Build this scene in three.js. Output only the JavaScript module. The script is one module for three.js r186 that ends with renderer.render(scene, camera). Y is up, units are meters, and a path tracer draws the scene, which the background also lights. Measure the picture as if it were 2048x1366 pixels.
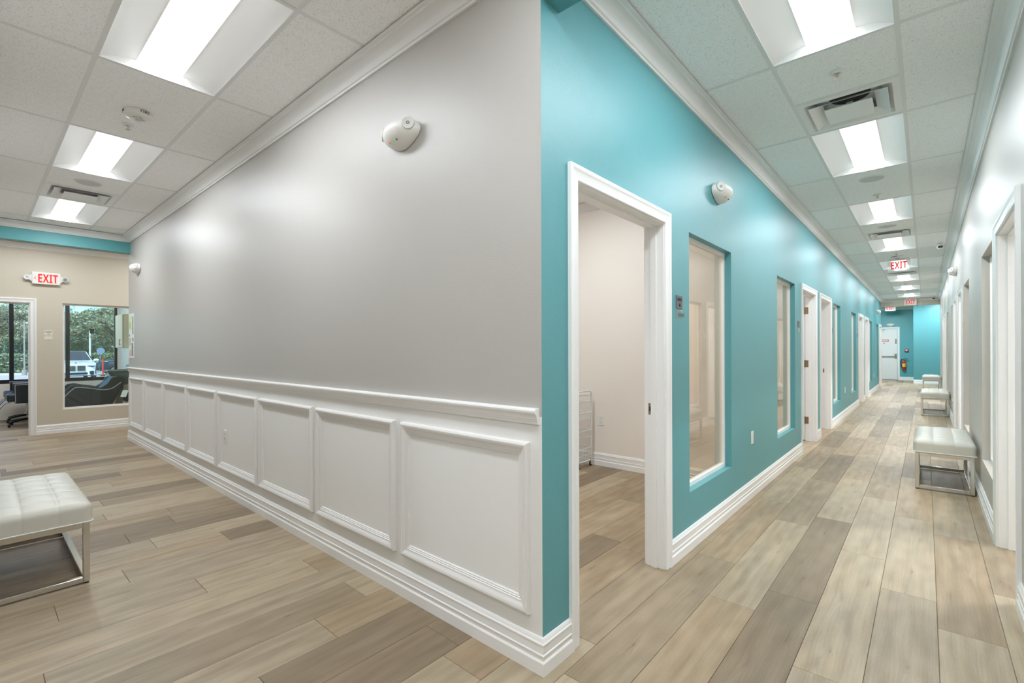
import * as THREE from 'three';
import { Sky } from 'three/addons/objects/Sky.js';
import { RectAreaLightUniformsLib } from 'three/addons/lights/RectAreaLightUniformsLib.js';
import { FontLoader } from 'three/addons/loaders/FontLoader.js';
import { TextGeometry } from 'three/addons/geometries/TextGeometry.js';
import { RoundedBoxGeometry } from 'three/addons/geometries/RoundedBoxGeometry.js';
import { mergeGeometries, mergeVertices, toCreasedNormals } from 'three/addons/utils/BufferGeometryUtils.js';
import { createNoise2D } from 'simplex-noise';

// ------------------------------------------------------------------ camera, sky, sun, exposure
const scene = new THREE.Scene();
const camera = new THREE.PerspectiveCamera(2 * Math.atan(683 / 944) * 180 / Math.PI, 2048 / 1366, 0.05, 400);
camera.rotation.order = 'YXZ';
camera.position.set(0, 1.34, 0);
camera.rotation.set(0, 41.236 * Math.PI / 180, -0.0032);
camera.setViewOffset(2048, 1366, 0, -16, 2048, 1366);
scene.add(camera);
const renderer = new THREE.WebGLRenderer({ antialias: true });
renderer.toneMapping = THREE.LinearToneMapping;
renderer.toneMappingExposure = 2.45;
renderer.shadowMap.enabled = true;
RectAreaLightUniformsLib.init();
const LAMP = 27, GLOW = 0.8, LAMP_COLOR = new THREE.Color(0.875, 0.94, 1.0);                                   // radiance of the ceiling lamps, glow of their lenses
const sunDir = new THREE.Vector3(0.45, 0.83, 0.34).normalize();
const sky = new Sky();
sky.scale.setScalar(1000);
{ const u = sky.material.uniforms; u.turbidity.value = 4; u.rayleigh.value = 1.6; u.mieCoefficient.value = 0.004; u.mieDirectionalG.value = 0.8; u.sunPosition.value.copy(sunDir); }
scene.add(sky);
scene.environmentIntensity = 0.15;
const sun = new THREE.DirectionalLight(0xfff0d8, 2.1);
sun.position.copy(sunDir).multiplyScalar(90).add(new THREE.Vector3(-30, 0, -5));
sun.target.position.set(-30, 0, -5);
sun.castShadow = true; sun.shadow.mapSize.set(2048, 2048);
Object.assign(sun.shadow.camera, { left: -60, right: 60, top: 60, bottom: -60, near: 1, far: 220 });
scene.add(sun, sun.target);

// ------------------------------------------------------------------ helpers
let seed = 12345;
const rnd = () => { seed = (seed + 0x6d2b79f5) | 0; let t = Math.imul(seed ^ (seed >>> 15), 1 | seed); t = (t + Math.imul(t ^ (t >>> 7), 61 | t)) ^ t; return ((t ^ (t >>> 14)) >>> 0) / 4294967296; };
const rr = (a, b) => a + (b - a) * rnd();
const noise = createNoise2D(rnd);
const V = (x, y, z) => new THREE.Vector3(x, y, z);
const used = {};
function numbered(n) { const k = used[n] = (used[n] ?? -1) + 1; return k ? `${n}_${String(k).padStart(3, '0')}` : n; }
function mesh(name, geo, mat, parent = scene) {
  const m = new THREE.Mesh(geo, mat); m.name = parent === scene ? numbered(name) : name;
  m.castShadow = m.receiveShadow = true; parent.add(m); return m;
}
function group(name, [x, y, z] = [0, 0, 0], turn = 0) { const g = new THREE.Group(); g.name = numbered(name); g.position.set(x, y, z); g.rotation.y = turn; scene.add(g); return g; }
function tag(o, label, category, grp) { Object.assign(o.userData, { label, category }); if (grp) o.userData.group = grp; return o; }
function thing(name, label, category, pos, turn, grp) { return tag(group(name, pos, turn), label, category, grp); }
function struct(name, pos) { const g = group(name, pos); g.userData.kind = 'structure'; return g; }
function dup(o, pos, turn, label, grp) {
  const c = o.clone(); c.name = numbered(o.name.replace(/_\d{3}$/, '')); c.userData = { ...o.userData }; scene.add(c);
  c.position.set(...pos); if (turn !== undefined) c.rotation.y = turn; if (label) c.userData.label = label; if (grp) c.userData.group = grp; return c;
}
const box = (x0, x1, y0, y1, z0, z1) => new THREE.BoxGeometry(x1 - x0, y1 - y0, z1 - z0).translate((x0 + x1) / 2, (y0 + y1) / 2, (z0 + z1) / 2);
const rbox = (w, h, d, x, y, z, r = 0.004, s = 2) => new RoundedBoxGeometry(w, h, d, s, Math.min(r, w / 2.1, h / 2.1, d / 2.1)).translate(x, y, z);
const cyl = (r, h, x, y, z, n = 20, r2 = r) => new THREE.CylinderGeometry(r2, r, h, n).translate(x, y, z);
const lathe = (pts, n = 32) => new THREE.LatheGeometry(pts.map(([a, b]) => new THREE.Vector2(a, b)), n);
const merge = (gs) => mergeGeometries(gs.map((g) => { const h = g.index ? g.toNonIndexed() : g.clone(); for (const k of Object.keys(h.attributes)) if (!['position', 'normal', 'uv'].includes(k)) h.deleteAttribute(k); return h; }));
const tube = (pts, r, n = 8, seg = 32, closed = false) => new THREE.TubeGeometry(new THREE.CatmullRomCurve3(pts.map((p) => p.isVector3 ? p : V(...p)), closed, closed ? 'centripetal' : 'catmullrom', 0.3), seg, r, n, closed);
const bar = (a, b, r, n = 10) => { const A = V(...a), B = V(...b), d = B.clone().sub(A), g = new THREE.CylinderGeometry(r, r, d.length(), n); g.applyQuaternion(new THREE.Quaternion().setFromUnitVectors(V(0, 1, 0), d.clone().normalize())); const m = A.add(B).multiplyScalar(0.5); return g.translate(m.x, m.y, m.z); };
// a wall slab with openings; uv are metres
function slab(u0, u1, y0, y1, depth, holes = []) {
  const s = new THREE.Shape([[u0, y0], [u1, y0], [u1, y1], [u0, y1]].map((p) => new THREE.Vector2(...p)));
  for (const [a, b, c, d] of holes) s.holes.push(new THREE.Path([[a, c], [a, d], [b, d], [b, c]].map((p) => new THREE.Vector2(...p))));
  return new THREE.ExtrudeGeometry(s, { depth, bevelEnabled: false });
}
// across x (x0..x1), running along z from za (larger) to zb (smaller); holes [za, zb, y0, y1]. Door holes reach the floor: the outline is notched instead
function slabX(x0, x1, za, zb, y0, y1, holes = []) {
  const pts = [[-za, y0]], inner = [];
  for (const [a, b, c, d] of [...holes].sort((p, q) => q[0] - p[0])) { if (c <= y0 + 1e-6) pts.push([-a, y0], [-a, d], [-b, d], [-b, y0]); else inner.push([-a, -b, c, d]); }
  pts.push([-zb, y0], [-zb, y1], [-za, y1]);
  const s = new THREE.Shape(pts.map((p) => new THREE.Vector2(...p)));
  for (const [a, b, c, d] of inner) s.holes.push(new THREE.Path([[a, c], [a, d], [b, d], [b, c]].map((p) => new THREE.Vector2(...p))));
  return new THREE.ExtrudeGeometry(s, { depth: x1 - x0, bevelEnabled: false }).rotateY(Math.PI / 2).translate(x0, 0, 0);
}
const slabZ = (z0, z1, x0, x1, y0, y1, holes = []) => slab(x0, x1, y0, y1, z1 - z0, holes).translate(0, 0, z0);
// sweeps a profile [[side, up], ...] (counter-clockwise) along a polyline with mitred corners; side is to the right of travel
function sweep(profile, path, up, closed = false) {
  up = V(...up); const P = path.map((p) => V(...p)), n = P.length, segs = closed ? n : n - 1, pos = [], uv = [];
  const dir = (i) => P[(i + 1) % n].clone().sub(P[i % n]).normalize(), sides = [...Array(segs)].map((_, i) => dir(i).cross(up).normalize());
  const mit = (i) => { const a = closed ? sides[(i - 1 + segs) % segs] : sides[Math.max(0, i - 1)], b = closed ? sides[i % segs] : sides[Math.min(segs - 1, i)]; return a.clone().add(b).multiplyScalar(1 / (1 + a.dot(b))); };
  const ring = (i) => { const m = mit(i % n === i || closed ? i % n : i); return profile.map(([a, b]) => P[i % n].clone().addScaledVector(m, a).addScaledVector(up, b)); };
  const tri = (a, b, c, ua, ub, uc) => { pos.push(...a.toArray(), ...b.toArray(), ...c.toArray()); uv.push(...ua, ...ub, ...uc); };
  let len = 0;
  for (let i = 0; i < segs; i++) {
    const A = ring(i), B = ring(i + 1), L = P[(i + 1) % n].distanceTo(P[i]); let w = 0;
    for (let k = 0; k < profile.length; k++) {
      const l = (k + 1) % profile.length, dw = Math.hypot(profile[l][0] - profile[k][0], profile[l][1] - profile[k][1]);
      tri(A[k], B[k], B[l], [len, w], [len + L, w], [len + L, w + dw]); tri(A[k], B[l], A[l], [len, w], [len + L, w + dw], [len, w + dw]); w += dw;
    }
    len += L;
  }
  if (!closed) {
    const f = THREE.ShapeUtils.triangulateShape(profile.map((p) => new THREE.Vector2(...p)), []), A = ring(0), B = ring(n - 1);
    for (const [a, b, c] of f) { tri(A[a], A[c], A[b], profile[a], profile[c], profile[b]); tri(B[a], B[b], B[c], profile[a], profile[b], profile[c]); }
  }
  const g = new THREE.BufferGeometry(); g.setAttribute('position', new THREE.Float32BufferAttribute(pos, 3)); g.setAttribute('uv', new THREE.Float32BufferAttribute(uv, 2));
  g.computeVertexNormals(); return toCreasedNormals(g, 0.5);
}

// ------------------------------------------------------------------ textures and materials
function dataTex(w, h, f, srgb = true) {
  const d = new Uint8Array(w * h * 4);
  for (let y = 0; y < h; y++) for (let x = 0; x < w; x++) { const c = f(x, y), i = (y * w + x) * 4; d[i] = c[0]; d[i + 1] = c[1]; d[i + 2] = c[2]; d[i + 3] = 255; }
  const t = new THREE.DataTexture(d, w, h); t.wrapS = t.wrapT = THREE.RepeatWrapping; t.magFilter = THREE.LinearFilter; t.minFilter = THREE.LinearMipmapLinearFilter; t.generateMipmaps = true;
  if (srgb) t.colorSpace = THREE.SRGBColorSpace; t.needsUpdate = true; return t;
}
const clamp = (v) => Math.max(0, Math.min(255, v));
// noise that repeats over a period (in cells)
function tnoise(x, y, p) { const a = x / p * Math.PI * 2, b = y / p * Math.PI * 2, R = p / (Math.PI * 2); return (noise(R * Math.cos(a) + 17, R * Math.cos(b) + R * Math.sin(a)) + noise(R * Math.sin(a) - 31, R * Math.sin(b) + 7)) * 0.7; }
// paint: roller stipple
const stipple = dataTex(256, 256, (x, y) => { const v = clamp(128 + 60 * tnoise(x / 3.2, y / 3.2, 80) + 40 * tnoise(x / 7, y / 7, 256 / 7) + rr(-8, 8)); return [v, v, v]; }, false);
const stip = (rep) => { const t = stipple.clone(); t.repeat.set(rep, rep); t.needsUpdate = true; return t; };
const paint = (hex, rough, bump = 0.0005, rep = 5) => new THREE.MeshPhysicalMaterial({ color: hex, roughness: rough, bumpMap: stip(rep), bumpScale: bump });
const M = {
  gray: paint(0xbbb7b1, 0.42), teal: paint(0x60a3a9, 0.40, 0.0008), tealDeep: paint(0x5fa8ac, 0.42, 0.0008), beige: paint(0xd2c8b6, 0.45), cream: paint(0xf3ebe2, 0.5), rightGray: paint(0xc6c1ba, 0.42),
  white: new THREE.MeshPhysicalMaterial({ color: 0xebe9e6, roughness: 0.34 }),
  trim: new THREE.MeshPhysicalMaterial({ color: 0xf4f3f1, roughness: 0.32 }),
  crown: new THREE.MeshPhysicalMaterial({ color: 0xe9e8e6, roughness: 0.4 }),
  panelWhite: new THREE.MeshPhysicalMaterial({ color: 0xf0efec, roughness: 0.36 }),
  tee: new THREE.MeshPhysicalMaterial({ color: 0xe6e6e4, roughness: 0.45 }),
  enamel: new THREE.MeshPhysicalMaterial({ color: 0xeeeeec, roughness: 0.35 }),
  plastic: new THREE.MeshPhysicalMaterial({ color: 0xeceae4, roughness: 0.35 }),
  ivory: new THREE.MeshPhysicalMaterial({ color: 0xe6e0d0, roughness: 0.4 }),
  dark: new THREE.MeshStandardMaterial({ color: 0x141414, roughness: 0.6 }),
  slotDark: new THREE.MeshStandardMaterial({ color: 0x2a2a2a, roughness: 0.8 }),
  chrome: new THREE.MeshPhysicalMaterial({ color: 0xd8d6d2, metalness: 1, roughness: 0.12 }),
  nickel: new THREE.MeshPhysicalMaterial({ color: 0xa89f90, metalness: 1, roughness: 0.3 }),
  bronze: new THREE.MeshPhysicalMaterial({ color: 0x9a8870, metalness: 1, roughness: 0.42 }),
  leather: new THREE.MeshPhysicalMaterial({ color: 0xd3d0c4, roughness: 0.38, bumpMap: stip(14), bumpScale: 0.0004 }),
  piping: new THREE.MeshPhysicalMaterial({ color: 0xefede4, roughness: 0.4 }),
  blackVinyl: new THREE.MeshPhysicalMaterial({ color: 0x23252a, roughness: 0.4 }),
  greyPipe: new THREE.MeshPhysicalMaterial({ color: 0xb9bcc0, roughness: 0.4 }),
  bowl: new THREE.MeshPhysicalMaterial({ color: 0x66706c, roughness: 0.2 }),
  lens: new THREE.MeshStandardMaterial({ color: 0xffffff, roughness: 0.5, emissive: 0xffffff, emissiveIntensity: GLOW }),
  glass: new THREE.MeshPhysicalMaterial({ color: 0xf4faf7, transmission: 1, roughness: 0.0, thickness: 0, ior: 1.5 }),
  acrylic: new THREE.MeshPhysicalMaterial({ color: 0xf2f5f4, transmission: 0.85, roughness: 0.12, thickness: 0, ior: 1.49 }),
  glassTint: new THREE.MeshPhysicalMaterial({ color: 0xf6f1e9, transmission: 1, roughness: 0.0, thickness: 0, ior: 1.45 }),
  frameBlack: new THREE.MeshPhysicalMaterial({ color: 0x0d0d0e, roughness: 0.4 }),
  red: new THREE.MeshPhysicalMaterial({ color: 0xd0201c, roughness: 0.35 }),
  redGlow: new THREE.MeshStandardMaterial({ color: 0xd0201e, roughness: 0.5, emissive: 0xff1a16, emissiveIntensity: 0.22 }),
  signGray: new THREE.MeshPhysicalMaterial({ color: 0x6d6870, roughness: 0.5 }),
  ink: new THREE.MeshStandardMaterial({ color: 0x1c1c1e, roughness: 0.6 }),
  paper: new THREE.MeshStandardMaterial({ color: 0xf2f0ea, roughness: 0.7 }),
  yellow: new THREE.MeshStandardMaterial({ color: 0xe6cf45, roughness: 0.5 }),
  subfloor: new THREE.MeshStandardMaterial({ color: 0x6a5a48, roughness: 0.9 }),
  deck: new THREE.MeshStandardMaterial({ color: 0xcfcdc9, roughness: 0.9 }),
  suiteCeil: new THREE.MeshStandardMaterial({ color: 0xefece6, roughness: 0.8 }),
  maple: new THREE.MeshPhysicalMaterial({ color: 0xe6dcc6, roughness: 0.45 }),
  green: new THREE.MeshStandardMaterial({ color: 0x35b04a, roughness: 0.4, emissive: 0x20a030, emissiveIntensity: 0.4 }),
};
// ceiling board: white with worm-hole specks
const tileTex = (() => {
  const w = 512, a = new Float32Array(w * w).fill(1);
  for (let i = 0; i < 2400; i++) {
    const cx = rnd() * w, cy = rnd() * w, r = rr(0.55, 1.3), st = rr(1, 2), an = rnd() * 6.3, dk = rr(0.2, 0.7);
    for (let dy = -5; dy <= 5; dy++) for (let dx = -5; dx <= 5; dx++) {
      const u = (dx * Math.cos(an) + dy * Math.sin(an)) / st, v = -dx * Math.sin(an) + dy * Math.cos(an), q = Math.hypot(u, v) / r;
      if (q < 1.3) { const k = ((Math.round(cy + dy) + w) % w) * w + (Math.round(cx + dx) + w) % w; a[k] = Math.min(a[k], 1 - dk * Math.max(0, Math.min(1, 1.3 - q))); }
    }
  }
  const soft = (x, y) => 1 + 0.012 * tnoise(x / 9, y / 9, w / 9);
  return { map: dataTex(w, w, (x, y) => { const v = clamp(250 * a[y * w + x] * soft(x, y)); return [v, v, v * 0.992]; }), bump: dataTex(w, w, (x, y) => { const v = clamp(200 * a[y * w + x] + rr(-6, 6)); return [v, v, v]; }, false) };
})();
M.tile = new THREE.MeshStandardMaterial({ map: tileTex.map, bumpMap: tileTex.bump, bumpScale: 0.0022, roughness: 0.85 });
// plank faces: grain, cathedrals and knots, printed vinyl oak
function woodTex(k) {
  const w = 256, h = 1024, ox = k * 91.7, knots = [];
  for (let i = 0; i < 2 + (k % 3); i++) knots.push([rr(0.2, 0.8) * w, rr(0.05, 0.95) * h, rr(5, 13), rr(0.55, 1)]);
  return dataTex(w, h, (x, y) => {
    let px = x, ring = 0;
    for (const [kx, ky, kr, ks] of knots) {
      const dx = x - kx, dy = (y - ky) / 3.6, d = Math.hypot(dx, dy) + 1.6 * noise(x / 14 + ox, y / 26);
      px += Math.sign(dx || 1) * kr * 2.0 * Math.exp(-Math.abs(dx) / (kr * 2.6)) * Math.exp(-dy * dy / (kr * kr * 6));
      const near = Math.exp(-d * d / (kr * kr * 1.4));
      ring += ks * near * (0.3 + 0.7 * Math.pow(0.5 + 0.5 * Math.sin(d * 1.5), 3)) * 40 + ks * Math.exp(-d * d / (kr * kr * 0.05)) * 45;
    }
    const wob = px + 6 * noise(px / 120 + ox, y / 420) + 1.6 * noise(px / 26 + ox, y / 140);
    const wide = noise(wob / 60 + ox, y / 1300) * 9 + noise(wob / 130 + ox + 5, y / 420 + 9) * 8 + noise(x / 85 + ox * 2, y / 190) * 8;
    const streak = noise(wob / 11 + ox, y / 900 + 3) * 5 + noise(wob / 4.2 + ox, y / 420 + 3) * 5.5;
    const fine = noise(wob / 1.3 + ox, y / 46) * 5.5 + noise(x / 1.05, y / 7 + ox) * 3.2;
    const crack = Math.max(0, noise(wob / 3.2 + ox + 40, y / 170) - 0.55) * 95 * Math.max(0, noise(x / 60, y / 140 + ox));
    const t = wide + streak + fine - ring - crack, warm = noise(x / 120 + ox, y / 500) * 2;
    return [clamp(214 + t + warm), clamp(201 + t * 1.02), clamp(179 + t * 1.05 - warm)];
  });
}
const woods = [...Array(6)].map((_, k) => woodTex(k));
const tones = [0xc4bcb1, 0xb4aa9d, 0xcfc7bb, 0xbeb1a0, 0xa2978a, 0xc7bbab];
const plankMats = tones.map((c, i) => woods.map((t) => new THREE.MeshPhysicalMaterial({ color: c, map: t, roughness: 0.5, bumpMap: t, bumpScale: 0.0004 })));

const font = await new FontLoader().loadAsync('fonts/droid/droid_sans_bold.typeface.json');
const fontReg = await new FontLoader().loadAsync('fonts/droid/droid_sans_regular.typeface.json');
const fontSerif = await new FontLoader().loadAsync('fonts/droid/droid_serif_bold.typeface.json');
function text(str, size, depth, f = font, sx = 1) { const g = new TextGeometry(str, { font: f, size, depth, curveSegments: 4 }); g.computeBoundingBox(); const b = g.boundingBox; return g.translate(-(b.min.x + b.max.x) / 2, -(b.min.y + b.max.y) / 2, 0).scale(sx, 1, 1); }

// ------------------------------------------------------------------ dimensions (metres; camera above the origin)
const ZG = -1.55, XT = -1.195, XR = 0.365, CE = 3.04, TOP = 3.22, HB = 2.80;   // grey wall, teal wall, far corridor wall, ceiling, deck, header underside
const XG = -9.07, ZE = -21.2, XF = -10.68, XA = -13.5, ZS = 0.03, T = 0.12, ZB = -25.6;
const WY0 = 0.375, WY1 = 2.125, DT = 2.165;
const CROWN = [[0, -0.083], [0.012, -0.083], [0.014, -0.072], [0.022, -0.068], [0.026, -0.062], [0.032, -0.048], [0.044, -0.035], [0.062, -0.025], [0.082, -0.019], [0.088, -0.012], [0.1, -0.013], [0.108, -0.009], [0.108, -0.005], [0, -0.005]];
const BASE = [[0, 0], [0.02, 0], [0.02, 0.052], [0.017, 0.057], [0.0145, 0.06], [0.0145, 0.075], [0.017, 0.078], [0.017, 0.082], [0.0135, 0.086], [0.0135, 0.118], [0.0155, 0.121], [0.0155, 0.126], [0.011, 0.131], [0.0095, 0.138], [0.005, 0.146], [0, 0.147]];
const RAIL = [[0, -0.067], [0.010, -0.067], [0.012, -0.062], [0.012, -0.056], [0.015, -0.054], [0.015, -0.047], [0.018, -0.044], [0.020, -0.034], [0.025, -0.024], [0.032, -0.019], [0.034, -0.010], [0.031, -0.003], [0.026, 0], [0, 0]];
const CASE = [[0, 0], [0.07, 0], [0.07, 0.018], [0.064, 0.021], [0.052, 0.020], [0.044, 0.015], [0.014, 0.0115], [0.011, 0.013], [0.004, 0.012], [0, 0.009]];
const FRAMEP = [[0, 0], [0.064, 0], [0.064, 0.004], [0.061, 0.007], [0.056, 0.007], [0.054, 0.010], [0.048, 0.010], [0.046, 0.013], [0.040, 0.013], [0.034, 0.016], [0.022, 0.024], [0.012, 0.026], [0.004, 0.022], [0, 0.014]];

// openings: outer edges of the casings (near z, far z); windows: near z, far z
const doorsL = [[-1.75, -2.83], [-6.95, -8.04], [-8.35, -9.44], [-13.72, -14.81], [-15.18, -16.27], [-20.22, -21.28]];
const winsL = [[-3.17, -4.083], [-5.67, -6.583], [-9.75, -10.66], [-12.35, -13.26], [-16.62, -17.53], [-19.02, -19.93]];
const doorsR = [[-3.52, -4.61], [-8.47, -9.56], [-9.9, -10.99], [-14.95, -16.04], [-16.36, -17.45]];
const winsR = [[-4.86, -5.75], [-7.34, -8.24], [-11.25, -12.16], [-13.82, -14.72], [-17.72, -18.62]];
const hole = ([a, b]) => [a - 0.05, b + 0.05, 0, DT - 0.05], whole = ([a, b]) => [a, b, WY0, WY1];

// ------------------------------------------------------------------ floor: planks laid along the corridor
const floor = struct('floor');
mesh('subfloor', box(-13.55, 3.4, -0.12, -0.004, -26, 2.8), M.subfloor, floor);
{
  const W = 0.2335, L = 1.52, known = { 0: -4.559, 1: -3.345, 2: -3.80, 3: -2.909, 4: -2.634, 5: -3.127, 6: -1.859, 8: -2.967, 15: -0.276, 16: -0.594, 22: -0.694, 20: -1.035, 18: -0.82 };
  const regions = [[-1.33, 0.5, -21.35, 2.4], [-9.1, -1.2, -1.56, 0.1], [-4.2, -1.2, -4.8, -1.56], [-13.45, -9, -2.2, 1.3], [-4, 1.4, ZB, -21.3], [-2.6, -1.2, -21.3, -4.8], [0.4, 1.8, -21.3, 1]];
  const list = [];
  for (let c = -7; c < 58; c++) {
    const x1 = 0.2735 - W * c, x0 = x1 - W, off = known[c] ?? -rnd() * L;
    for (let k = -3; k < 19; k++) {
      const z1 = off - (k - 2) * L + L, z0 = z1 - L;
      if (z0 > 2.4 || z1 < ZB - 0.1) continue;
      if (!regions.some(([a, b, d, e]) => x1 > a && x0 < b && z1 > d && z0 < e)) continue;
      const mx = (x0 + x1) / 2, mz = (z0 + z1) / 2, dx = mx * 0.752 - mz * 0.659, dz = -mx * 0.659 - mz * 0.752;      // right of and ahead of the camera
      const seen = dz > 0.4 && Math.abs(dx) < dz * 1.25 + 0.9 ? 1 / (dz * dz * dz) : 0;
      list.push({ x0, x1, z0: Math.max(z0, ZB), z1, seen, t: Math.floor(rnd() * 6), k: Math.floor(rnd() * 6), flip: rnd() < 0.5 });
    }
  }
  list.sort((a, b) => b.seen - a.seen);
  const plank = ({ x0, x1, z0, z1, flip }) => {
    const g = 0.0008, c = 0.0013, pos = [], uv = [], idx = [], put = (x, y, z) => { pos.push(x, y, z); let u = (x - x0) / (x1 - x0), v = (z - z0) / L; if (flip) { u = 1 - u; v = 1 - v; } uv.push(u * 0.96 + 0.02, v); };
    const X0 = x0 + g, X1 = x1 - g, Z0 = z0 + g, Z1 = z1 - g;
    for (const [i, y] of [[c, 0], [0, -0.0012], [0, -0.004]]) { put(X0 + i, y, Z0 + i); put(X0 + i, y, Z1 - i); put(X1 - i, y, Z1 - i); put(X1 - i, y, Z0 + i); }
    idx.push(0, 1, 2, 0, 2, 3);
    for (const r of [0, 4]) for (let k = 0; k < 4; k++) { const l = (k + 1) % 4; idx.push(r + k, r + 4 + k, r + 4 + l, r + k, r + 4 + l, r + l); }
    const q = new THREE.BufferGeometry(); q.setAttribute('position', new THREE.Float32BufferAttribute(pos, 3)); q.setAttribute('uv', new THREE.Float32BufferAttribute(uv, 2)); q.setIndex(idx);
    const n = q.toNonIndexed(); n.computeVertexNormals(); return n;
  };
  list.slice(0, 296).forEach((p) => mesh('plank', plank(p), plankMats[p.t][p.k], floor));
  const rest = list.slice(296).map((p) => { const g = plank(p), c = new THREE.Color(tones[p.t]), n = g.attributes.position.count, a = new Float32Array(n * 3); for (let i = 0; i < n; i++) c.toArray(a, i * 3); g.setAttribute('color', new THREE.BufferAttribute(a, 3)); return g; });
  const far = mesh('distant_planks', mergeGeometries(rest), new THREE.MeshPhysicalMaterial({ map: woods[0], vertexColors: true, roughness: 0.5 }), floor); far.userData.kind = 'stuff';
}

// ------------------------------------------------------------------ walls
// grey hall wall with its white wainscot
const wallLeft = struct('wall_left');
mesh('painted_upper', slabZ(ZG - T, ZG, XG, XT - 0.0005, 1.06, TOP), M.gray, wallLeft);
mesh('wainscot_backing', slabZ(ZG - T, ZG, XG, XT - 0.0005, 0, 1.06), M.panelWhite, wallLeft);
{
  const edges = [[-2.154, -1.256], [-3.122, -2.218], [-4.105, -3.182], [-5.088, -4.152], [-6.065, -5.142], [-7.04, -6.108], [-8.01, -7.088], [-8.966, -8.07]];
  for (const [a, b] of edges) mesh('panel_moulding', sweep(FRAMEP, [[a, 0.224, ZG], [b, 0.224, ZG], [b, 0.948, ZG], [a, 0.948, ZG]].reverse(), [0, 0, 1], true), M.white, wallLeft);
}
mesh('chair_rail', sweep(RAIL, [[XG - 0.0, 1.094, ZG], [XT - 0.012, 1.094, ZG]], [0, 1, 0]), M.trim, wallLeft);
// teal corridor wall: paint outside, cream inside
const wallTeal = struct('wall_corridor_left');
const hL = [...doorsL.map(hole), ...winsL.map(whole)];
mesh('teal_side', slabX(XT - 0.06, XT, ZG - 0.0005, ZE - T, 0, TOP, hL), M.teal, wallTeal);
mesh('suite_side', slabX(XT - T, XT - 0.06, ZG - T - 0.0005, ZE - T, 0, TOP, hL), M.cream, wallTeal);
// far corridor wall
const wallRight = struct('wall_right');
const hR = [...doorsR.map(hole), ...winsR.map(whole)];
mesh('corridor_side', slabX(XR, XR + 0.06, 2.5, ZE - T, 0, TOP, hR), M.rightGray, wallRight);
mesh('suite_side', slabX(XR + 0.06, XR + T, 2.5, ZE - T, 0, TOP, hR), M.cream, wallRight);
// headers
mesh('header', box(XT, XR, HB, TOP, ZG - T - 0.01, ZG), M.teal, struct('trim_1'));
mesh('header', box(XG, XG + T, HB, TOP, ZG, ZS), M.tealDeep, struct('trim_2'));
mesh('header', box(XT, XR, HB, TOP, ZE - T, ZE), M.beige, struct('trim_3'));
// hall wall behind the bench, and the corridor's stretch behind the camera
const wallSouth = struct('wall_front');
mesh('plaster', box(XG, XT, 0, TOP, ZS, ZS + T), M.gray, wallSouth);
mesh('plaster', box(XT - T, XT, 0, TOP, ZS + T, 2.5), M.gray, wallSouth);
mesh('plaster', box(XT - T, XR + T, 0, TOP, 2.5, 2.62), M.gray, wallSouth);
// entrance lobby: beige suite wall with a doorway and a window, side walls
const wallF = struct('wall_lobby');
mesh('beige_side', slabX(XF - 0.06, XF, 1.6, -3.4, 0, TOP, [[0.36, -0.605, 0, DT - 0.05], [-0.967, -1.88, WY0, WY1]]), M.beige, wallF);
mesh('suite_side', slabX(XF - T, XF - 0.06, 1.6, -3.4, 0, TOP, [[0.36, -0.605, 0, DT - 0.05], [-0.967, -1.88, WY0, WY1]]), M.cream, wallF);
mesh('plaster', box(XA, XG, 0, TOP, 1.6, 1.72), M.beige, wallF);
mesh('plaster', box(XF, XG, 0, TOP, -3.52, -3.4), M.beige, wallF);
mesh('plaster', box(XG, XG + T, 0, TOP, ZS + T, 1.6), M.beige, wallF);
mesh('plaster', box(XG, XG + T, 0, TOP, -3.4, ZG - T), M.beige, wallF);
mesh('plaster', box(XA, XF - T, 0, TOP, -2.27, -2.15), M.cream, wallF);
// storefront
const wallA = struct('wall_storefront');
mesh('sill_wall', box(XA - 0.12, XA, -0.4, 0.70, -2.27, 1.72), M.cream, wallA);
mesh('lintel', box(XA - 0.12, XA, 2.62, TOP, -2.27, 1.72), M.cream, wallA);
mesh('pier', box(XA - 0.12, XA, 0.70, 2.62, -2.27, -2.11), M.cream, wallA);
// suites behind the corridor walls: partitions and back walls
const wallSuites = struct('wall_suites_left');
for (const z of [-4.82, -8.195, -11.5, -15.0, -18.28, -21.37]) mesh('partition', box(-4.2, XT - T, 0, CE + 0.1, z - 0.05, z + 0.05), M.cream, wallSuites);
mesh('back_wall', box(-4.3, -4.2, 0, CE + 0.1, -21.42, ZG - T), M.cream, wallSuites);
const wallSuitesR = struct('wall_suites_right');
for (const z of [1.0, -3.3, -6.55, -9.73, -13.0, -16.2, -19.4, -21.37]) mesh('partition', box(XR + T, 3.2, 0, CE + 0.1, z - 0.05, z + 0.05), M.cream, wallSuitesR);
mesh('back_wall', box(3.2, 3.3, 0, CE + 0.1, -21.42, 1.05), M.cream, wallSuitesR);
// back lobby
const wallBack = struct('wall_back');
mesh('plaster', box(-4.2, -0.35, 0, TOP, ZB - T, ZB), M.tealDeep, wallBack);
mesh('pier', box(-0.35, 1.6, 0, TOP, ZB - T, -23.45), M.teal, wallBack);
mesh('plaster', box(-4.32, -4.2, 0, TOP, ZB - T, -21.42), M.teal, wallBack);
mesh('plaster', box(1.6, 1.72, 0, TOP, ZB - T, -21.42), M.teal, wallBack);
mesh('plaster', box(XR + T, 1.6, 0, TOP, -21.54, -21.42), M.teal, wallBack);
mesh('plaster', box(-4.2, XT - T, 0, TOP, -21.54, -21.42), M.teal, wallBack);

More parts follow.
